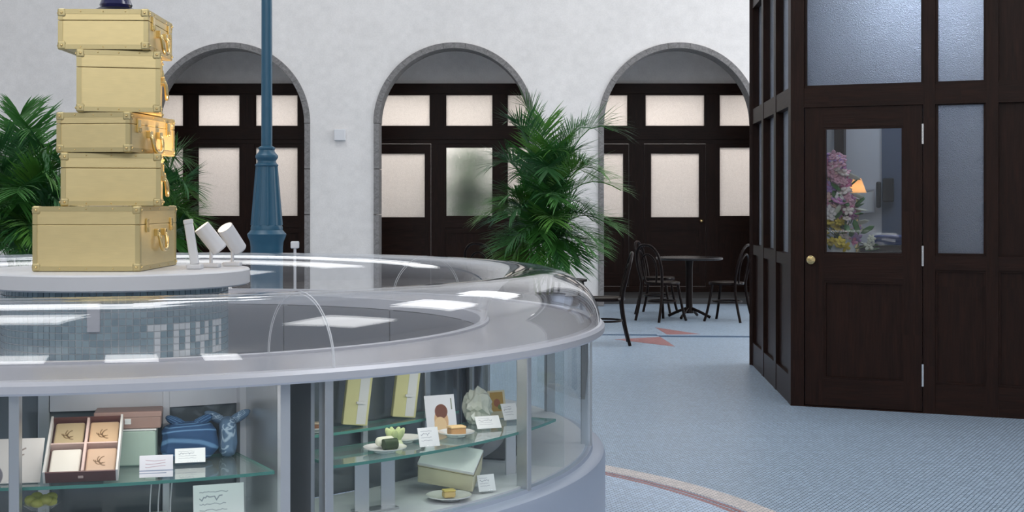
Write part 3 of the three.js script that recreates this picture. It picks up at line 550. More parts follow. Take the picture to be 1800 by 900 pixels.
// ------------------------------------------------------------------ goods in the showcase
function canvasMat(w, h, draw, o = {}) { const c = document.createElement('canvas'); c.width = w; c.height = h; draw(c.getContext('2d'), w, h); const t = new THREE.CanvasTexture(c); t.colorSpace = THREE.SRGBColorSpace; return std({ map: t, roughness: 0.7, ...o }); }
const scribble = (g, w, h, s, ink = '#9095a2') => { let q = s; const r = () => { q = (q * 1664525 + 1013904223) >>> 0; return q / 4294967296; }; g.fillStyle = '#eceef0'; g.fillRect(0, 0, w, h); g.strokeStyle = ink; for (let k = 0; k < 4; k++) { const y = h * (0.2 + 0.16 * k); g.lineWidth = k === 1 ? 2.5 : 1.5; g.beginPath(); let x = w * 0.12; g.moveTo(x, y); while (x < w * (0.55 + 0.3 * r())) { x += 3 + 5 * r(); g.lineTo(x, y + (r() - 0.5) * (k === 1 ? 12 : 4)); } g.stroke(); } };
const cardMats = [1, 2, 3].map((s) => canvasMat(128, 96, (g, w, h) => scribble(g, w, h, s * 99)));
const faceMats = (m, edge = M.white) => [edge, edge, edge, edge, m, edge];
function card(r, th, y, w, h, turn, lean, mat, label, name = 'price_card', category = 'card', lift = 0) {
  const p = ringAt(r, th, y), o = thing(name, label, category, p, R(th) + turn, name === 'price_card' ? 'small printed cards in the showcase' : undefined);
  const s = part('sheet', new THREE.BoxGeometry(w, h, 0.002).translate(0, h / 2, 0), faceMats(mat), o); s.rotation.x = -lean; s.position.y = lift + 0.001;
  part('stand', rbx(w * 0.7, 0.006 + lift, 0.03, 0.002, 0, (0.006 + lift) / 2, -0.012), M.acrylic, o); return o;
}
function plate(r, th, y, rad, label) { const o = thing('plate', label, 'plate', ringAt(r, th, y), 0, 'white plates in the showcase'); part('dish', lathe([[0, 0], [rad * 0.5, 0], [rad * 0.55, 0.004], [rad, 0.014], [rad, 0.017], [rad * 0.93, 0.0155], [rad * 0.55, 0.007], [0, 0.006]], 40, 0, 360, 0.5), M.plate, o); return o; }
const camTurn = (th) => R(16 - th) * 0.75;                  // cards turn towards the aisle
{
  const Y = 0.6385, Y0 = 0.4535;
  // left case: open gift box on a tilt
  const gp = ringAt(1.80, 13.3, Y), g = thing('gift_box', 'open brown gift box with four compartments on the glass shelf', 'gift box', gp, R(12));
  const tilt = part('tray', mergeGeometries([bx(0.19, 0.004, 0.24, 0, 0.002, 0)]), std({ color: lin(0.10, 0.045, 0.04), roughness: 0.5 }), g); tilt.rotation.x = R(30); tilt.position.set(0, 0.064, -0.02);
  const brown = std({ color: lin(0.11, 0.045, 0.042), roughness: 0.5 }), wrapWhite = std({ color: lin(0.62, 0.6, 0.58), roughness: 0.6 }), pink = std({ color: lin(0.60, 0.44, 0.40), roughness: 0.6 });
  const kraft = [[0.46, 0.36, 0.22], [0.55, 0.38, 0.24], [0.70, 0.66, 0.60], [0.52, 0.36, 0.26]].map((c, i) => canvasMat(64, 64, (q, w, h) => { q.fillStyle = new THREE.Color().setRGB(...c).getStyle(); q.fillRect(0, 0, w, h); q.strokeStyle = 'rgba(70,45,20,0.75)'; q.lineWidth = 2; for (let k = 0; k < 4 && i !== 2; k++) { q.beginPath(); q.arc(w * (0.35 + 0.1 * k), h * (0.5 + 0.08 * (k % 2)), 7 + 2 * k, 0.5 * k, 0.5 * k + 3); q.stroke(); } }, { roughness: 0.35 }));
  part('wall', bx(0.19, 0.036, 0.004, 0, 0.018, 0.119), brown, tilt, 'brown front wall'); part('wall', bx(0.19, 0.036, 0.004, 0, 0.018, -0.119), brown, tilt);
  part('wall', bx(0.006, 0.04, 0.244, -0.097, 0.02, 0), wrapWhite, tilt, 'white side wall'); part('wall', bx(0.006, 0.04, 0.244, 0.097, 0.02, 0), wrapWhite, tilt, 'white side wall');
  part('divider', bx(0.007, 0.034, 0.232, 0.004, 0.019, 0), pink, tilt); part('divider', bx(0.182, 0.03, 0.005, 0, 0.019, -0.005), pink, tilt);
  [[-0.046, -0.062], [0.05, -0.062], [-0.046, 0.056], [0.05, 0.056]].forEach(([x, z], i) => part('wrapped_sweet', rbx(0.082, 0.02, 0.1, 0.007, x, 0.014, z), kraft[i], tilt, 'wrapped sweet packet'));
  part('front_emblem', bx(0.014, 0.008, 0.001, 0, 0.018, 0.1215), pink, tilt);
  part('rest', span(-0.07, 0.07, 0, 0.05, -0.115, -0.06), M.acrylic, g, 'clear rest');
  // pale stand with a brown box
  const st = thing('pale_stand', 'pale green block behind the open gift box', 'stand', ringAt(1.625, 17.6, Y), R(10)); part('block', rbx(0.15, 0.105, 0.09, 0.006, 0, 0.0525, 0), std({ color: lin(0.36, 0.46, 0.40), roughness: 0.5 }), st); part('cap', bx(0.154, 0.004, 0.094, 0, 0.107, 0), M.plate, st);
  const bb = thing('brown_box', 'closed pinkish brown box on the pale block', 'box', ringAt(1.615, 17.4, Y + 0.1095), R(12)); part('body', rbx(0.19, 0.035, 0.10, 0.004, 0, 0.0175, 0), std({ color: lin(0.30, 0.19, 0.16), roughness: 0.55 }), bb); part('lid', rbx(0.194, 0.018, 0.104, 0.004, 0, 0.042, 0), std({ color: lin(0.33, 0.21, 0.18), roughness: 0.55 }), bb); part('emblem', bx(0.018, 0.016, 0.001, 0.0, 0.022, 0.0505), M.plate, bb);
  // blue cloth bundles
  const fz = (r, th, w, h, c, c2, label) => {
    const o = thing('cloth_bundle', label, 'cloth bundle', ringAt(r, th, Y), R(th) * 0.6, 'cloth wrapped bundles on the glass shelf'); const gm = new THREE.SphereGeometry(1, 40, 24), q = gm.attributes.position;
    for (let i = 0; i < q.count; i++) { let x = q.getX(i), y = q.getY(i), z = q.getZ(i); const s = (v) => Math.sign(v) * Math.pow(Math.abs(v), 0.6); const f = 1 + 0.05 * Math.sin(9 * y + 3 * x) * (1 - Math.abs(y)) + 0.04 * Math.sin(14 * x + 5 * z); q.setXYZ(i, s(x) * w / 2 * f, (s(y) * 0.5 + 0.5) * h, s(z) * 0.045 * f); } gm.computeVertexNormals();
    part('wrap', gm, c, o); for (const k of [-1, 1]) { const e = part('knot_ear', new THREE.SphereGeometry(0.03, 12, 8).scale(1.3, 0.5, 0.45), c2, o); e.position.set(k * 0.035, h * 0.99, 0); e.rotation.z = k * 0.5; }
  };
  const indigo = canvasMat(128, 128, (q, w, h) => { q.fillStyle = '#24476f'; q.fillRect(0, 0, w, h); q.strokeStyle = '#5f86ad'; q.lineWidth = 4; for (let k = 0; k < 7; k++) { q.beginPath(); for (let x = 0; x <= w; x += 6) q.lineTo(x, 10 + k * 19 + 6 * Math.sin(x / 14 + k)); q.stroke(); } }, { roughness: 0.85 });
  const paleBlue = canvasMat(128, 128, (q, w, h) => { q.fillStyle = '#56708c'; q.fillRect(0, 0, w, h); q.strokeStyle = '#9fb4c8'; q.lineWidth = 3; for (let k = 0; k < 26; k++) { q.beginPath(); q.arc((k * 37) % w, (k * 53) % h, 8, 0, 4); q.stroke(); } }, { roughness: 0.85 });
  fz(1.625, 23.6, 0.165, 0.115, indigo, indigo, 'indigo cloth bundle with wavy pale stripes on the glass shelf'); fz(1.61, 27.9, 0.055, 0.12, paleBlue, paleBlue, 'narrow pale blue patterned cloth bundle beside the steel partition');
  card(1.71, 23.2, Y, 0.088, 0.042, R(-8), R(12), cardMats[0], 'grey card in front of the indigo cloth bundle', 'price_card', 'card', 0.006);
  card(1.885, 19.4, Y, 0.092, 0.062, R(-6), R(20), canvasMat(128, 96, (q, w, h) => { q.fillStyle = '#e3e1e8'; q.fillRect(0, 0, w, h); q.fillStyle = '#7d8aa6'; q.fillRect(0, h * 0.68, w, 4); q.fillRect(0, h * 0.8, w * 0.8, 3); q.strokeStyle = '#b08a96'; q.lineWidth = 2; for (let k = 0; k < 3; k++) { q.beginPath(); q.moveTo(24, 22 + k * 14); for (let x = 24; x < 104; x += 5) q.lineTo(x, 22 + k * 14 + 3 * Math.sin(x * 1.3 + k)); q.stroke(); } }), 'pinkish printed card at the front of the shelf beside the gift box', 'price_card', 'card', 0.004);
  card(1.86, 7.2, Y, 0.17, 0.135, R(2), R(35), canvasMat(128, 96, (q, w, h) => { q.fillStyle = '#d8d3cf'; q.fillRect(0, 0, w, h); q.fillStyle = '#77747c'; q.beginPath(); q.arc(w * 0.2, h * 0.85, 26, 0, 7); q.fill(); q.fillStyle = '#8f8aa0'; q.fillRect(w * 0.58, h * 0.7, 14, 18); q.strokeStyle = '#8a7d78'; q.lineWidth = 3; q.beginPath(); q.moveTo(w * 0.6, h * 0.3); q.lineTo(w * 0.72, h * 0.22); q.moveTo(w * 0.62, h * 0.4); q.lineTo(w * 0.7, h * 0.36); q.stroke(); }), 'large tilted leaflet at the end of the glass shelf', 'leaflet', 'leaflet');
  // left case, lower level
  const wb = (r, th, w, h, d, label, t = 0) => { const o = thing('white_box', label, 'box', ringAt(r, th, Y0), R(th) + t, 'white boxes on the showcase floor'); part('body', rbx(w, h * 0.8, d, 0.004, 0, h * 0.4, 0), M.plate, o); part('lid', rbx(w + 0.004, h * 0.2, d + 0.004, 0.003, 0, h * 0.9, 0), M.plate, o); };
  wb(1.63, 12.6, 0.1, 0.024, 0.12, 'low white box on the showcase floor under the gift box'); wb(1.63, 18.8, 0.15, 0.024, 0.12, 'wide low white box on the showcase floor behind the wire easel');
  card(1.72, 26, Y0, 0.15, 0.11, R(-6), R(8), cardMats[1], 'white card in a clear holder on the floor of the case', 'card_holder', 'card holder', 0.01);
  { const o = thing('wire_easel', 'small dark wire easel under the glass shelf', 'easel', ringAt(1.80, 20.2, Y0), R(14)); for (const x of [-0.035, -0.012, 0.022]) part('wire', tube([[x, 0, 0.02], [x, 0.1, 0], [x + 0.004, 0.155, -0.01]], 0.0022, 10, 6), M.steel, o); part('crossbar', tube([[-0.035, 0.06, 0.01], [0.022, 0.06, 0.01]], 0.0022, 4, 6), M.steel, o); }
  { const o = thing('sweet_dish', 'small dish of yellow-green sweets under the glass shelf', 'dish', ringAt(1.80, 9.6, Y0)); part('foot', cyl(0.02, 0.012, 0.10, 16), M.acrylic, o); part('bowl', lathe([[0, 0.1], [0.03, 0.1], [0.055, 0.118], [0.05, 0.118], [0, 0.106]], 28), M.acrylic, o); for (let k = 0; k < 9; k++) { const s = part('sweet', new THREE.SphereGeometry(0.016, 10, 8).scale(1.1, 0.8, 1), std({ color: lin(0.42, 0.42, 0.10), roughness: 0.5 }), o); s.position.set(0.03 * Math.cos(k * 0.8) * (k ? 1 : 0), 0.122 + 0.008 * (k % 2), 0.03 * Math.sin(k * 0.8) * (k ? 1 : 0)); } }

  // right case, shelf
  const wave = (col, s) => std({ color: lin(...col), roughness: 0.6 });
  plate(1.835, 42.2, Y, 0.068, 'white plate with the dark green rolled sweet'); plate(1.74, 47.2, Y, 0.06, 'white plate behind the pale green flower sweet'); plate(1.80, 53.3, Y, 0.062, 'white plate with the cake slice in front of the cake picture');
  { const o = thing('rolled_sweet', 'white sweet rolled in a dark green leaf on a plate', 'sweet', ringAt(1.845, 42.6, Y + 0.0075), R(30)); const a = part('leaf_wrap', cyl(0.017, 0.017, 0.045, 18), wave([0.02, 0.045, 0.012]), o); a.rotation.z = Math.PI / 2; a.position.set(0.022, 0.017, 0); const b = part('rice_cake', new THREE.CapsuleGeometry(0.015, 0.035, 6, 14), wave([0.66, 0.68, 0.55]), o); b.rotation.z = Math.PI / 2; b.position.set(-0.005, 0.022, -0.028); }
  { const o = thing('flower_sweet', 'pale green petal-shaped sweet standing on the glass shelf', 'sweet', ringAt(1.775, 45.0, Y), 0.3); part('base', cyl(0.03, 0.02, 0.02, 20), wave([0.6, 0.68, 0.42]), o); for (let k = 0; k < 7; k++) { const p = part('petal', new THREE.SphereGeometry(0.022, 10, 8).scale(0.5, 1.1, 0.28), wave([0.56, 0.66, 0.32]), o); const a = k * 2 * Math.PI / 7; p.position.set(0.018 * Math.cos(a), 0.036, 0.018 * Math.sin(a)); p.rotation.set(0.5 * Math.sin(a), 0, -0.5 * Math.cos(a)); } }
  const cake = (r, th, y, w, h, label, top = [0.72, 0.5, 0.24], body = [0.50, 0.28, 0.11]) => { const o = thing('cake_slice', label, 'cake', ringAt(r, th, y), R(th) - 0.5); part('sponge', rbx(w, h * 0.8, w * 0.75, 0.006, 0, h * 0.4, 0), wave(body), o); part('topping', rbx(w * 1.02, h * 0.24, w * 0.77, 0.005, 0, h * 0.88, 0), wave(top), o); };
  cake(1.81, 53.0, Y + 0.0075, 0.055, 0.03, 'golden brown cake slice in front of the cake picture');
  const pic = canvasMat(128, 128, (q, w, h) => { q.fillStyle = '#d8dae2'; q.fillRect(0, 0, w, h); q.fillStyle = '#c9a37c'; q.beginPath(); q.ellipse(w * 0.5, h * 0.72, 30, 44, 0, 0, 7); q.fill(); q.fillStyle = '#6d4032'; q.beginPath(); q.ellipse(w * 0.52, h * 0.46, 27, 26, 0, 0, 7); q.fill(); q.fillStyle = '#d9bb92'; q.beginPath(); q.ellipse(w * 0.46, h * 0.84, 26, 30, 0, 0, 7); q.fill(); q.fillStyle = '#7e8578'; q.fillRect(w * 0.86, 14, 5, 40); });
  card(1.70, 55.0, Y, 0.112, 0.122, camTurn(55) + R(2), R(14), pic, 'upright picture card of a brown cake on the shelf', 'picture_card', 'picture card');
  card(1.885, 46.6, Y, 0.068, 0.062, camTurn(46), R(24), cardMats[1], 'printed card between the flower sweet and the cake slice', 'price_card', 'card', 0.004);
  card(1.82, 58.6, Y, 0.088, 0.05, camTurn(58) - R(6), R(42), cardMats[2], 'wide tilted card near the end of the glass shelf', 'price_card', 'card', 0.004);
  card(1.81, 64.2, Y, 0.06, 0.062, camTurn(64), R(30), cardMats[0], 'tall card beside the end post of the glass shelf', 'price_card', 'card', 0.008);
  const pic2 = canvasMat(96, 128, (q, w, h) => { q.fillStyle = '#d9cfae'; q.fillRect(0, 0, w, h); q.fillStyle = '#b7913f'; q.fillRect(12, 8, w - 24, h - 40); q.fillStyle = '#9c5a34'; q.beginPath(); q.arc(w * 0.5, h * 0.45, 18, 0, 7); q.fill(); q.fillStyle = '#6c7c3a'; q.beginPath(); q.arc(w * 0.66, h * 0.6, 12, 0, 7); q.fill(); });
  card(1.73, 66.0, Y, 0.07, 0.10, camTurn(66), R(12), pic2, 'yellow picture card with an orange spot near the shelf end', 'picture_card', 'picture card');
  { const o = thing('wrapped_bag', 'crumpled clear wrapped bag by the shelf end', 'bag', ringAt(1.715, 61.6, Y), 0.4); let gm = new THREE.IcosahedronGeometry(1, 3); const q = gm.attributes.position; for (let i = 0; i < q.count; i++) { const x = q.getX(i), y = q.getY(i), z = q.getZ(i), f = 1 + 0.22 * Math.sin(9 * x + 4 * y + 2 * z) * Math.sin(8 * z + 6 * y) + 0.12 * Math.sin(21 * x - 17 * y + 13 * z); q.setXYZ(i, x * 0.05 * f, (Math.max(-0.9, y * f) * 0.5 + 0.45) * 0.13, z * 0.035 * f); } gm.computeVertexNormals(); part('bag', gm, phy({ color: lin(0.78, 0.82, 0.74), roughness: 0.12, transmission: 0.35, thickness: 0 }), o); part('sweets', new THREE.SphereGeometry(0.032, 14, 10).scale(1, 1.1, 0.7).translate(0, 0.045, 0), std({ color: lin(0.6, 0.62, 0.42), roughness: 0.6 }), o); }
  // rear narrow shelf: solid boxes, plate and cake added for reflections in rear doors
  const yb = std({ color: lin(0.66, 0.64, 0.32), roughness: 0.55 });
  for (const [th, label] of [[44.3, 'tall pale yellow box added for a reflection, leaning behind the white plate'], [52.3, 'tall pale yellow box added for a reflection, leaning behind the cake picture']]) {
    const o = thing('yellow_reflection_box', label, 'box', ringAt(1.59, th, 0.6815), R(th) + camTurn(th), 'tall pale yellow boxes added for reflections on the rear shelf'); const b = part('body', rbx(0.085, 0.165, 0.022, 0.003, 0, 0.0825, 0), yb, o); b.rotation.z = -0.12; b.position.y = 0.005; part('label_band', bx(0.032, 0.155, 0.001, 0.018, 0.0825, 0.0115), M.plate, b); part('tab', bx(0.026, 0.008, 0.008, 0.008, 0.075, 0.014), M.plate, b);
  }
  plate(1.60, 38.6, 0.6815, 0.036, 'small white plate of brown cake added for a reflection behind the glass mullion'); cake(1.60, 38.6, 0.689, 0.044, 0.024, 'dark brown cake added for a reflection behind the glass mullion', [0.6, 0.5, 0.36], [0.28, 0.13, 0.06]);  // solid plate and cake stand in for a reflection in the rear doors
  // right case, floor
  const cb = thing('cake_box', 'cream cake box tipped on its edge on the showcase floor', 'cake box', ringAt(1.775, 53.2, Y0), R(-14)); 
  { const cream = std({ color: lin(0.70, 0.67, 0.46), roughness: 0.55 }); const b = part('box', rbx(0.19, 0.075, 0.13, 0.004, 0, 0.0375, 0), cream, cb); b.rotation.set(R(24), 0, R(-9)); b.position.set(-0.005, 0.046, -0.02); part('lid', rbx(0.193, 0.012, 0.133, 0.003, 0, 0.076, 0), M.plate, b, 'paler lid'); part('seam', bx(0.1935, 0.0015, 0.1335, 0, 0.067, 0), std({ color: lin(0.3, 0.26, 0.14), roughness: 0.6 }), b); part('wedge', rbx(0.05, 0.05, 0.03, 0.006, -0.03, 0.025, -0.055), M.acrylic, cb); }
  plate(1.86, 50.0, Y0, 0.074, 'white plate with a small yellow cake on the showcase floor'); cake(1.86, 50.0, Y0 + 0.0075, 0.04, 0.026, 'small yellow cake on the lower plate', [0.72, 0.56, 0.16], [0.68, 0.5, 0.2]);
  card(1.90, 54.6, Y0, 0.062, 0.055, camTurn(54), R(20), cardMats[2], 'printed card on the showcase floor beside the cake box', 'price_card', 'card', 0.006);
  wb(1.65, 60.2, 0.08, 0.05, 0.06, 'white box on the showcase floor at the end of the case');
}

// ------------------------------------------------------------------ lamp post
{
  const o = thing('lamp_post', 'tall blue fluted cast-iron lamp post behind the ring counter', 'lamp post', [-1.796, 0, -10.0]);
  part('base', lathe([[0, 0], [0.24, 0], [0.24, 0.06], [0.20, 0.10], [0.17, 0.30], [0.13, 0.42], [0.117, 0.46], [0.117, 1.09], [0.122, 1.13], [0.137, 1.165], [0.142, 1.185], [0.128, 1.20], [0.116, 1.215], [0.116, 1.235], [0.110, 1.25], [0, 1.25]], 48, 0, 360, 0.5), M.lampBlue, o);
  const fluted = (y0, y1, r0, r1, n, amp) => { const g = new THREE.CylinderGeometry(r1, r0, y1 - y0, n * 8, 6, true), p = g.attributes.position; for (let i = 0; i < p.count; i++) { const a = Math.atan2(p.getZ(i), p.getX(i)), k = 1 - amp * Math.pow(Math.abs(Math.cos(a * n / 2)), 0.7); p.setX(i, p.getX(i) * k); p.setZ(i, p.getZ(i) * k); } g.computeVertexNormals(); g.translate(0, (y0 + y1) / 2, 0); return g; };
  part('fluted_shaft', fluted(1.25, 1.685, 0.117, 0.080, 12, 0.10), M.lampBlue, o);
  part('collar', lathe([[0.0, 1.68], [0.08, 1.68], [0.086, 1.69], [0.07, 1.705], [0.066, 1.72], [0.082, 1.745], [0.082, 1.76], [0.06, 1.785], [0.055, 1.80], [0.062, 1.81], [0.06, 1.82], [0.04, 1.83], [0, 1.83]], 48, 0, 360, 0.5), M.lampBlue, o);
  part('pole', lathe([[0.040, 1.82], [0.037, 4.6]], 32, 0, 360, 0), M.lampBlue, o);
  part('finial_collar', lathe([[0, 4.55], [0.06, 4.55], [0.06, 4.6], [0.03, 4.68], [0, 4.7]], 24), M.lampBlue, o);
  const h = part('lantern', lathe([[0.05, 4.7], [0.16, 5.05], [0.15, 5.08], [0, 5.08]], 6), M.glass, o); part('lantern_cap', lathe([[0.19, 5.07], [0.06, 5.22], [0.03, 5.3], [0, 5.34]], 6), M.lampBlue, h);
}

// ------------------------------------------------------------------ palms
function frondGeo(p0, p1, p2, n, len, width, rg) {
  const c = new THREE.QuadraticBezierCurve3(new THREE.Vector3(...p0), new THREE.Vector3(...p1), new THREE.Vector3(...p2)), pos = [];
  const up = new THREE.Vector3(0, 1, 0), v = () => new THREE.Vector3();
  const stem = new THREE.TubeGeometry(c, 12, 0.006, 4); const sp = stem.toNonIndexed().attributes.position.array; for (const x of sp) pos.push(x);
  for (let k = 0; k < n; k++) for (const s of [-1, 1]) {
    const t = 0.24 + 0.76 * (k + 0.3 + 0.4 * rg()) / n, P = c.getPoint(t), T = c.getTangent(t); let S = v().crossVectors(T, up); if (S.length() < 0.05) S.set(1, 0, 0); S.normalize(); const N = v().crossVectors(S, T).normalize();
    const L = len * (0.45 + 0.75 * Math.sin(Math.PI * Math.min(1, 0.12 + 0.8 * (t - 0.24) / 0.76))) * (0.85 + 0.3 * rg()), fw = 0.45 + 0.55 * t;
    const dir = v().addScaledVector(S, s * (1.05 - 0.45 * t)).addScaledVector(T, fw).addScaledVector(N, 0.28 + 0.15 * rg()).normalize();
    const wd = v().crossVectors(dir, N).normalize(), w = width * (0.8 + 0.4 * rg()), droop = 0.05 + 0.2 * rg();
    const pt = (q, side, ww) => v().copy(P).addScaledVector(dir, L * q).addScaledVector(up, -droop * L * q * q * 1.5).addScaledVector(wd, side * ww);
    const ws = [0.25, 1, 0.75, 0.0], qs = [0, 0.3, 0.68, 1];
    for (let i = 0; i < 3; i++) { const a = pt(qs[i], 1, w * ws[i] / 2), b = pt(qs[i], -1, w * ws[i] / 2), d = pt(qs[i + 1], 1, w * ws[i + 1] / 2), e = pt(qs[i + 1], -1, w * ws[i + 1] / 2); for (const m of i < 2 ? [a, b, d, b, e, d] : [a, b, d]) pos.push(m.x, m.y, m.z); }
  }
  const g = new THREE.BufferGeometry(); g.setAttribute('position', new THREE.Float32BufferAttribute(pos, 3)); g.computeVertexNormals(); return g;
}
function palm(x, z, label, list, extra, mats, s, opt = {}) {
  let q = s; const rg = () => { q = (q * 1664525 + 1013904223) >>> 0; return q / 4294967296; };
  const o = thing('potted_palm', label, 'palm', [x, 0, z], 0, 'potted palms along the hall');
  part('pot', lathe([[0, 0], [0.19, 0], [0.24, 0.36], [0.25, 0.38], [0.23, 0.38], [0.21, 0.34], [0, 0.34]], 32), M.pot, o); part('soil', cyl(0.21, 0.21, 0.01, 24, 0, 0.335, 0), M.soil, o);
  for (let k = 0; k < 6; k++) { const a = k * 1.05, b = [0.08 * Math.cos(a), 0.34, 0.08 * Math.sin(a)]; part('stem', tube([b, [b[0] * 1.5, 0.6, b[2] * 1.5], [b[0] * 1.9, 0.95, b[2] * 1.9]], 0.014, 8, 6), M.cane2, o); }
  const L = opt.len ?? 0.40, W = opt.w ?? 0.017, N = opt.n ?? 48;
  list.forEach(([tx, ty, tz, lift = 0.5, ln = 1], i) => {
    const b = [0.06 * Math.sin(i * 2.4), 0.75 + 0.25 * rg(), 0.06 * Math.cos(i * 2.4)], m = [b[0] + (tx - b[0]) * 0.34, Math.max(ty, b[1]) + lift * 0.4 - 0.02, b[2] + (tz - b[2]) * 0.34];
    part('frond', frondGeo(b, m, [tx, ty, tz], N, L * ln, W, rg), mats[i % mats.length], o);
  });
  for (let i = 0; i < extra; i++) {
    const a = i * 2.399 + rg(), rad = (opt.rad ?? 0.75) * (0.5 + 0.6 * rg()), ty = (opt.y0 ?? 1.0) + (opt.yr ?? 1.0) * rg() * (1.25 - rad), b = [0.07 * Math.cos(a), 0.5 + 0.4 * rg(), 0.07 * Math.sin(a)];
    part('frond', frondGeo(b, [b[0] + rad * 0.3 * Math.cos(a), ty + 0.32, b[2] + rad * 0.3 * Math.sin(a)], [rad * Math.cos(a), ty, rad * Math.sin(a)], N - 4, L * 0.9, W, rg), mats[(i + 1) % mats.length], o);
  }
  return o;
}
palm(0.36, -15.5, 'large bright green palm beside the middle arch behind the counter', [[-0.22, 2.50, 0.1, 0.1], [-0.36, 2.30, 0.2, 0.15], [0.02, 2.32, -0.2, 0.1], [0.78, 2.22, 0.15, 0.9, 1.25], [0.55, 2.28, -0.3, 0.4], [0.86, 1.55, 0.2, 1.0], [0.74, 1.15, 0.3, 0.9], [-0.56, 1.82, 0.2, 0.8], [-0.66, 1.25, 0.25, 1.0], [-0.45, 1.45, 0.4, 0.7], [0.4, 1.9, 0.4, 0.7], [0.1, 2.0, 0.35, 0.3], [-0.15, 1.9, 0.45, 0.3], [0.25, 2.1, 0.1, 0.2], [0.62, 1.75, 0.35, 0.8], [0.5, 0.9, 0.5, 0.9], [-0.4, 0.95, 0.5, 0.8], [0.1, 1.2, 0.6, 0.7], [0.55, 1.0, 0.4, 1.0], [0.28, 0.72, 0.42, 0.7], [-0.22, 0.70, 0.45, 0.7], [0.05, 0.68, 0.5, 0.8], [0.36, 0.85, 0.3, 0.9], [-0.34, 0.85, 0.3, 0.9], [0.15, 0.95, 0.4, 0.6], [0.0, 1.5, 0.5, 0.5]], 14, M.leaf, 101, { rad: 0.6, y0: 1.05, yr: 1.2 });
palm(-4.72, -13.2, 'dense dark palm at the edge of the view beside the suitcases', [[0.0, 2.25, 0.1, 0.2], [0.32, 1.85, 0.2, 0.9], [0.55, 1.75, 0.1, 0.8], [0.18, 2.1, 0.3, 0.4], [0.5, 1.35, 0.3, 1.0], [0.40, 1.6, 0.3, 0.8], [0.15, 1.5, 0.6, 0.7], [-0.2, 1.9, 0.3, 0.5], [0.3, 1.1, 0.5, 0.8], [-0.1, 1.3, 0.6, 0.6], [0.25, 0.9, 0.5, 0.8]], 28, M.leaf, 202, { rad: 0.55, y0: 0.9 });
palm(-4.25, -16.6, 'shadowy palm in the first arch half hidden by the suitcases', [[0.25, 1.95, 0.1, 0.6], [0.35, 1.6, 0.2, 0.8], [0.4, 1.2, 0.2, 0.8], [0.1, 2.0, 0, 0.3], [-0.3, 1.7, 0.2, 0.6]], 16, M.leaf, 303, { rad: 0.5, y0: 0.8 });
palm(-0.66, -21.2, 'blurred palm standing behind the obscured glass of the middle arch', [[-0.3, 2.0, 0.2, 0.5], [0.3, 2.0, 0.2, 0.5], [0.1, 2.1, 0.15, 0.3], [-0.2, 1.6, 0.3, 0.5], [0.25, 1.5, 0.3, 0.5]], 14, M.leaf, 404, { rad: 0.45, y0: 0.9 });

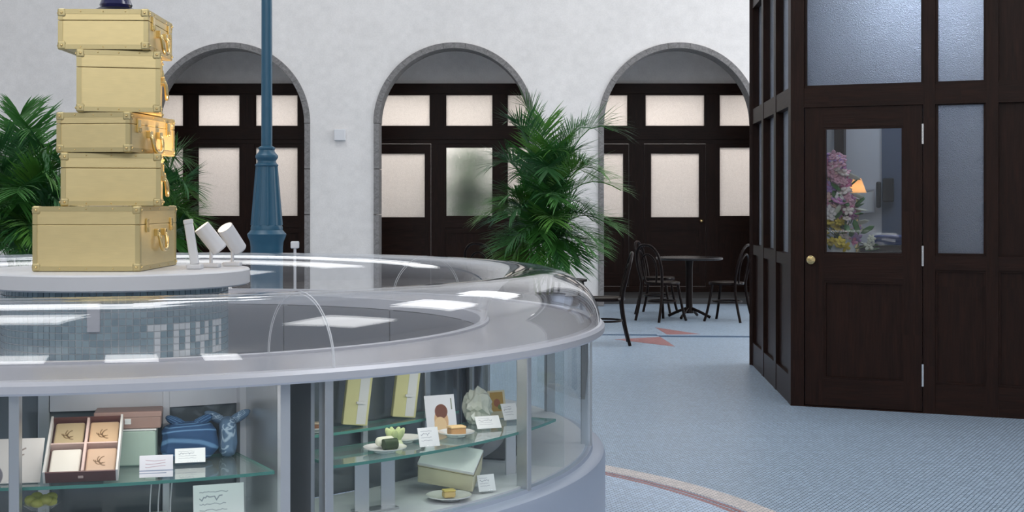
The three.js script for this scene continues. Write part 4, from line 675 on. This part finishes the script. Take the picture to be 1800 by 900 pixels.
// ------------------------------------------------------------------ bentwood chairs and table
function makeChair(x, z, turn, label, group = 'bentwood chairs by the arches') {
  const o = thing('bentwood_chair', label, 'chair', [x, 0, z], turn, group);
  part('seat_rim', chairGeo.rim, M.bent, o); part('seat', chairGeo.seat, M.cane, o, 'woven cane seat'); part('back_hoop', chairGeo.hoop, M.bent, o); part('inner_hoop', chairGeo.inner, M.bent, o);
  for (const s of [0, 1]) part('leg', chairGeo.legs[s], M.bent, o); part('leg_ring', chairGeo.ring, M.bent, o); return o;
}
const chairGeo = {
  rim: lathe(loop([[0.165, 0.437], [0.207, 0.437], [0.212, 0.452], [0.207, 0.468], [0.165, 0.466]]), 40, 0, 360, 0.5),
  seat: cyl(0.17, 0.17, 0.012, 36, 0, 0.45, 0),
  hoop: tube([[-0.20, 0, -0.25], [-0.185, 0.22, -0.20], [-0.175, 0.455, -0.175], [-0.20, 0.66, -0.215], [-0.17, 0.82, -0.255], [-0.09, 0.895, -0.275], [0, 0.91, -0.28], [0.09, 0.895, -0.275], [0.17, 0.82, -0.255], [0.20, 0.66, -0.215], [0.175, 0.455, -0.175], [0.185, 0.22, -0.20], [0.20, 0, -0.25]], 0.0165, 60, 8),
  inner: tube([[-0.085, 0.455, -0.185], [-0.115, 0.6, -0.205], [-0.10, 0.74, -0.235], [0, 0.80, -0.25], [0.10, 0.74, -0.235], [0.115, 0.6, -0.205], [0.085, 0.455, -0.185]], 0.011, 32, 8),
  legs: [-1, 1].map((s) => tube([[s * 0.135, 0.445, 0.125], [s * 0.150, 0.3, 0.145], [s * 0.175, 0.1, 0.18], [s * 0.195, 0, 0.205]], 0.0165, 16, 8)),
  ring: (() => { const g = new THREE.TorusGeometry(0.168, 0.010, 8, 40); g.rotateX(Math.PI / 2); g.translate(0, 0.235, -0.01); return g; })(),
};
makeChair(0.92, -13.66, R(-92), 'bentwood chair standing alone just beyond the rim of the counter');
makeChair(1.80, -16.35, R(128), 'bentwood chair with its curved back towards the counter, at the round table');
makeChair(1.86, -17.35, R(70), 'bentwood chair at the far side of the round table by the dark door');
makeChair(2.56, -16.30, R(-120), 'bentwood chair between the round table and the timber booth');
makeChair(-0.30, -17.1, R(150), 'bentwood chair seen over the counter before the middle arch');
makeChair(0.72, -16.9, R(100), 'bentwood chair half hidden by the large palm');
{
  const t = thing('round_table', 'dark round table with a glossy top among the bentwood chairs', 'table', [2.17, 0, -16.72]);
  part('table_top', lathe(loop([[0, 0.715], [0.40, 0.715], [0.41, 0.722], [0.41, 0.738], [0.40, 0.745], [0, 0.745]]), 56, 0, 360, 0.5), M.tableTop, t); part('column', lathe([[0.05, 0.72], [0.042, 0.6], [0.042, 0.12], [0.06, 0.06]], 24), M.bent, t);
  for (let k = 0; k < 4; k++) { const a = k * Math.PI / 2 + 0.5; part('foot', tube([[0.03 * Math.cos(a), 0.12, 0.03 * Math.sin(a)], [0.16 * Math.cos(a), 0.07, 0.16 * Math.sin(a)], [0.27 * Math.cos(a), 0.018, 0.27 * Math.sin(a)]], 0.018, 10, 8), M.bent, t); }
}

scene.traverse((o) => { if (o.isMesh) { o.castShadow = true; o.receiveShadow = true; } if (o.isSpotLight || o.isPointLight) o.castShadow = true; });
renderer.render(scene, camera);
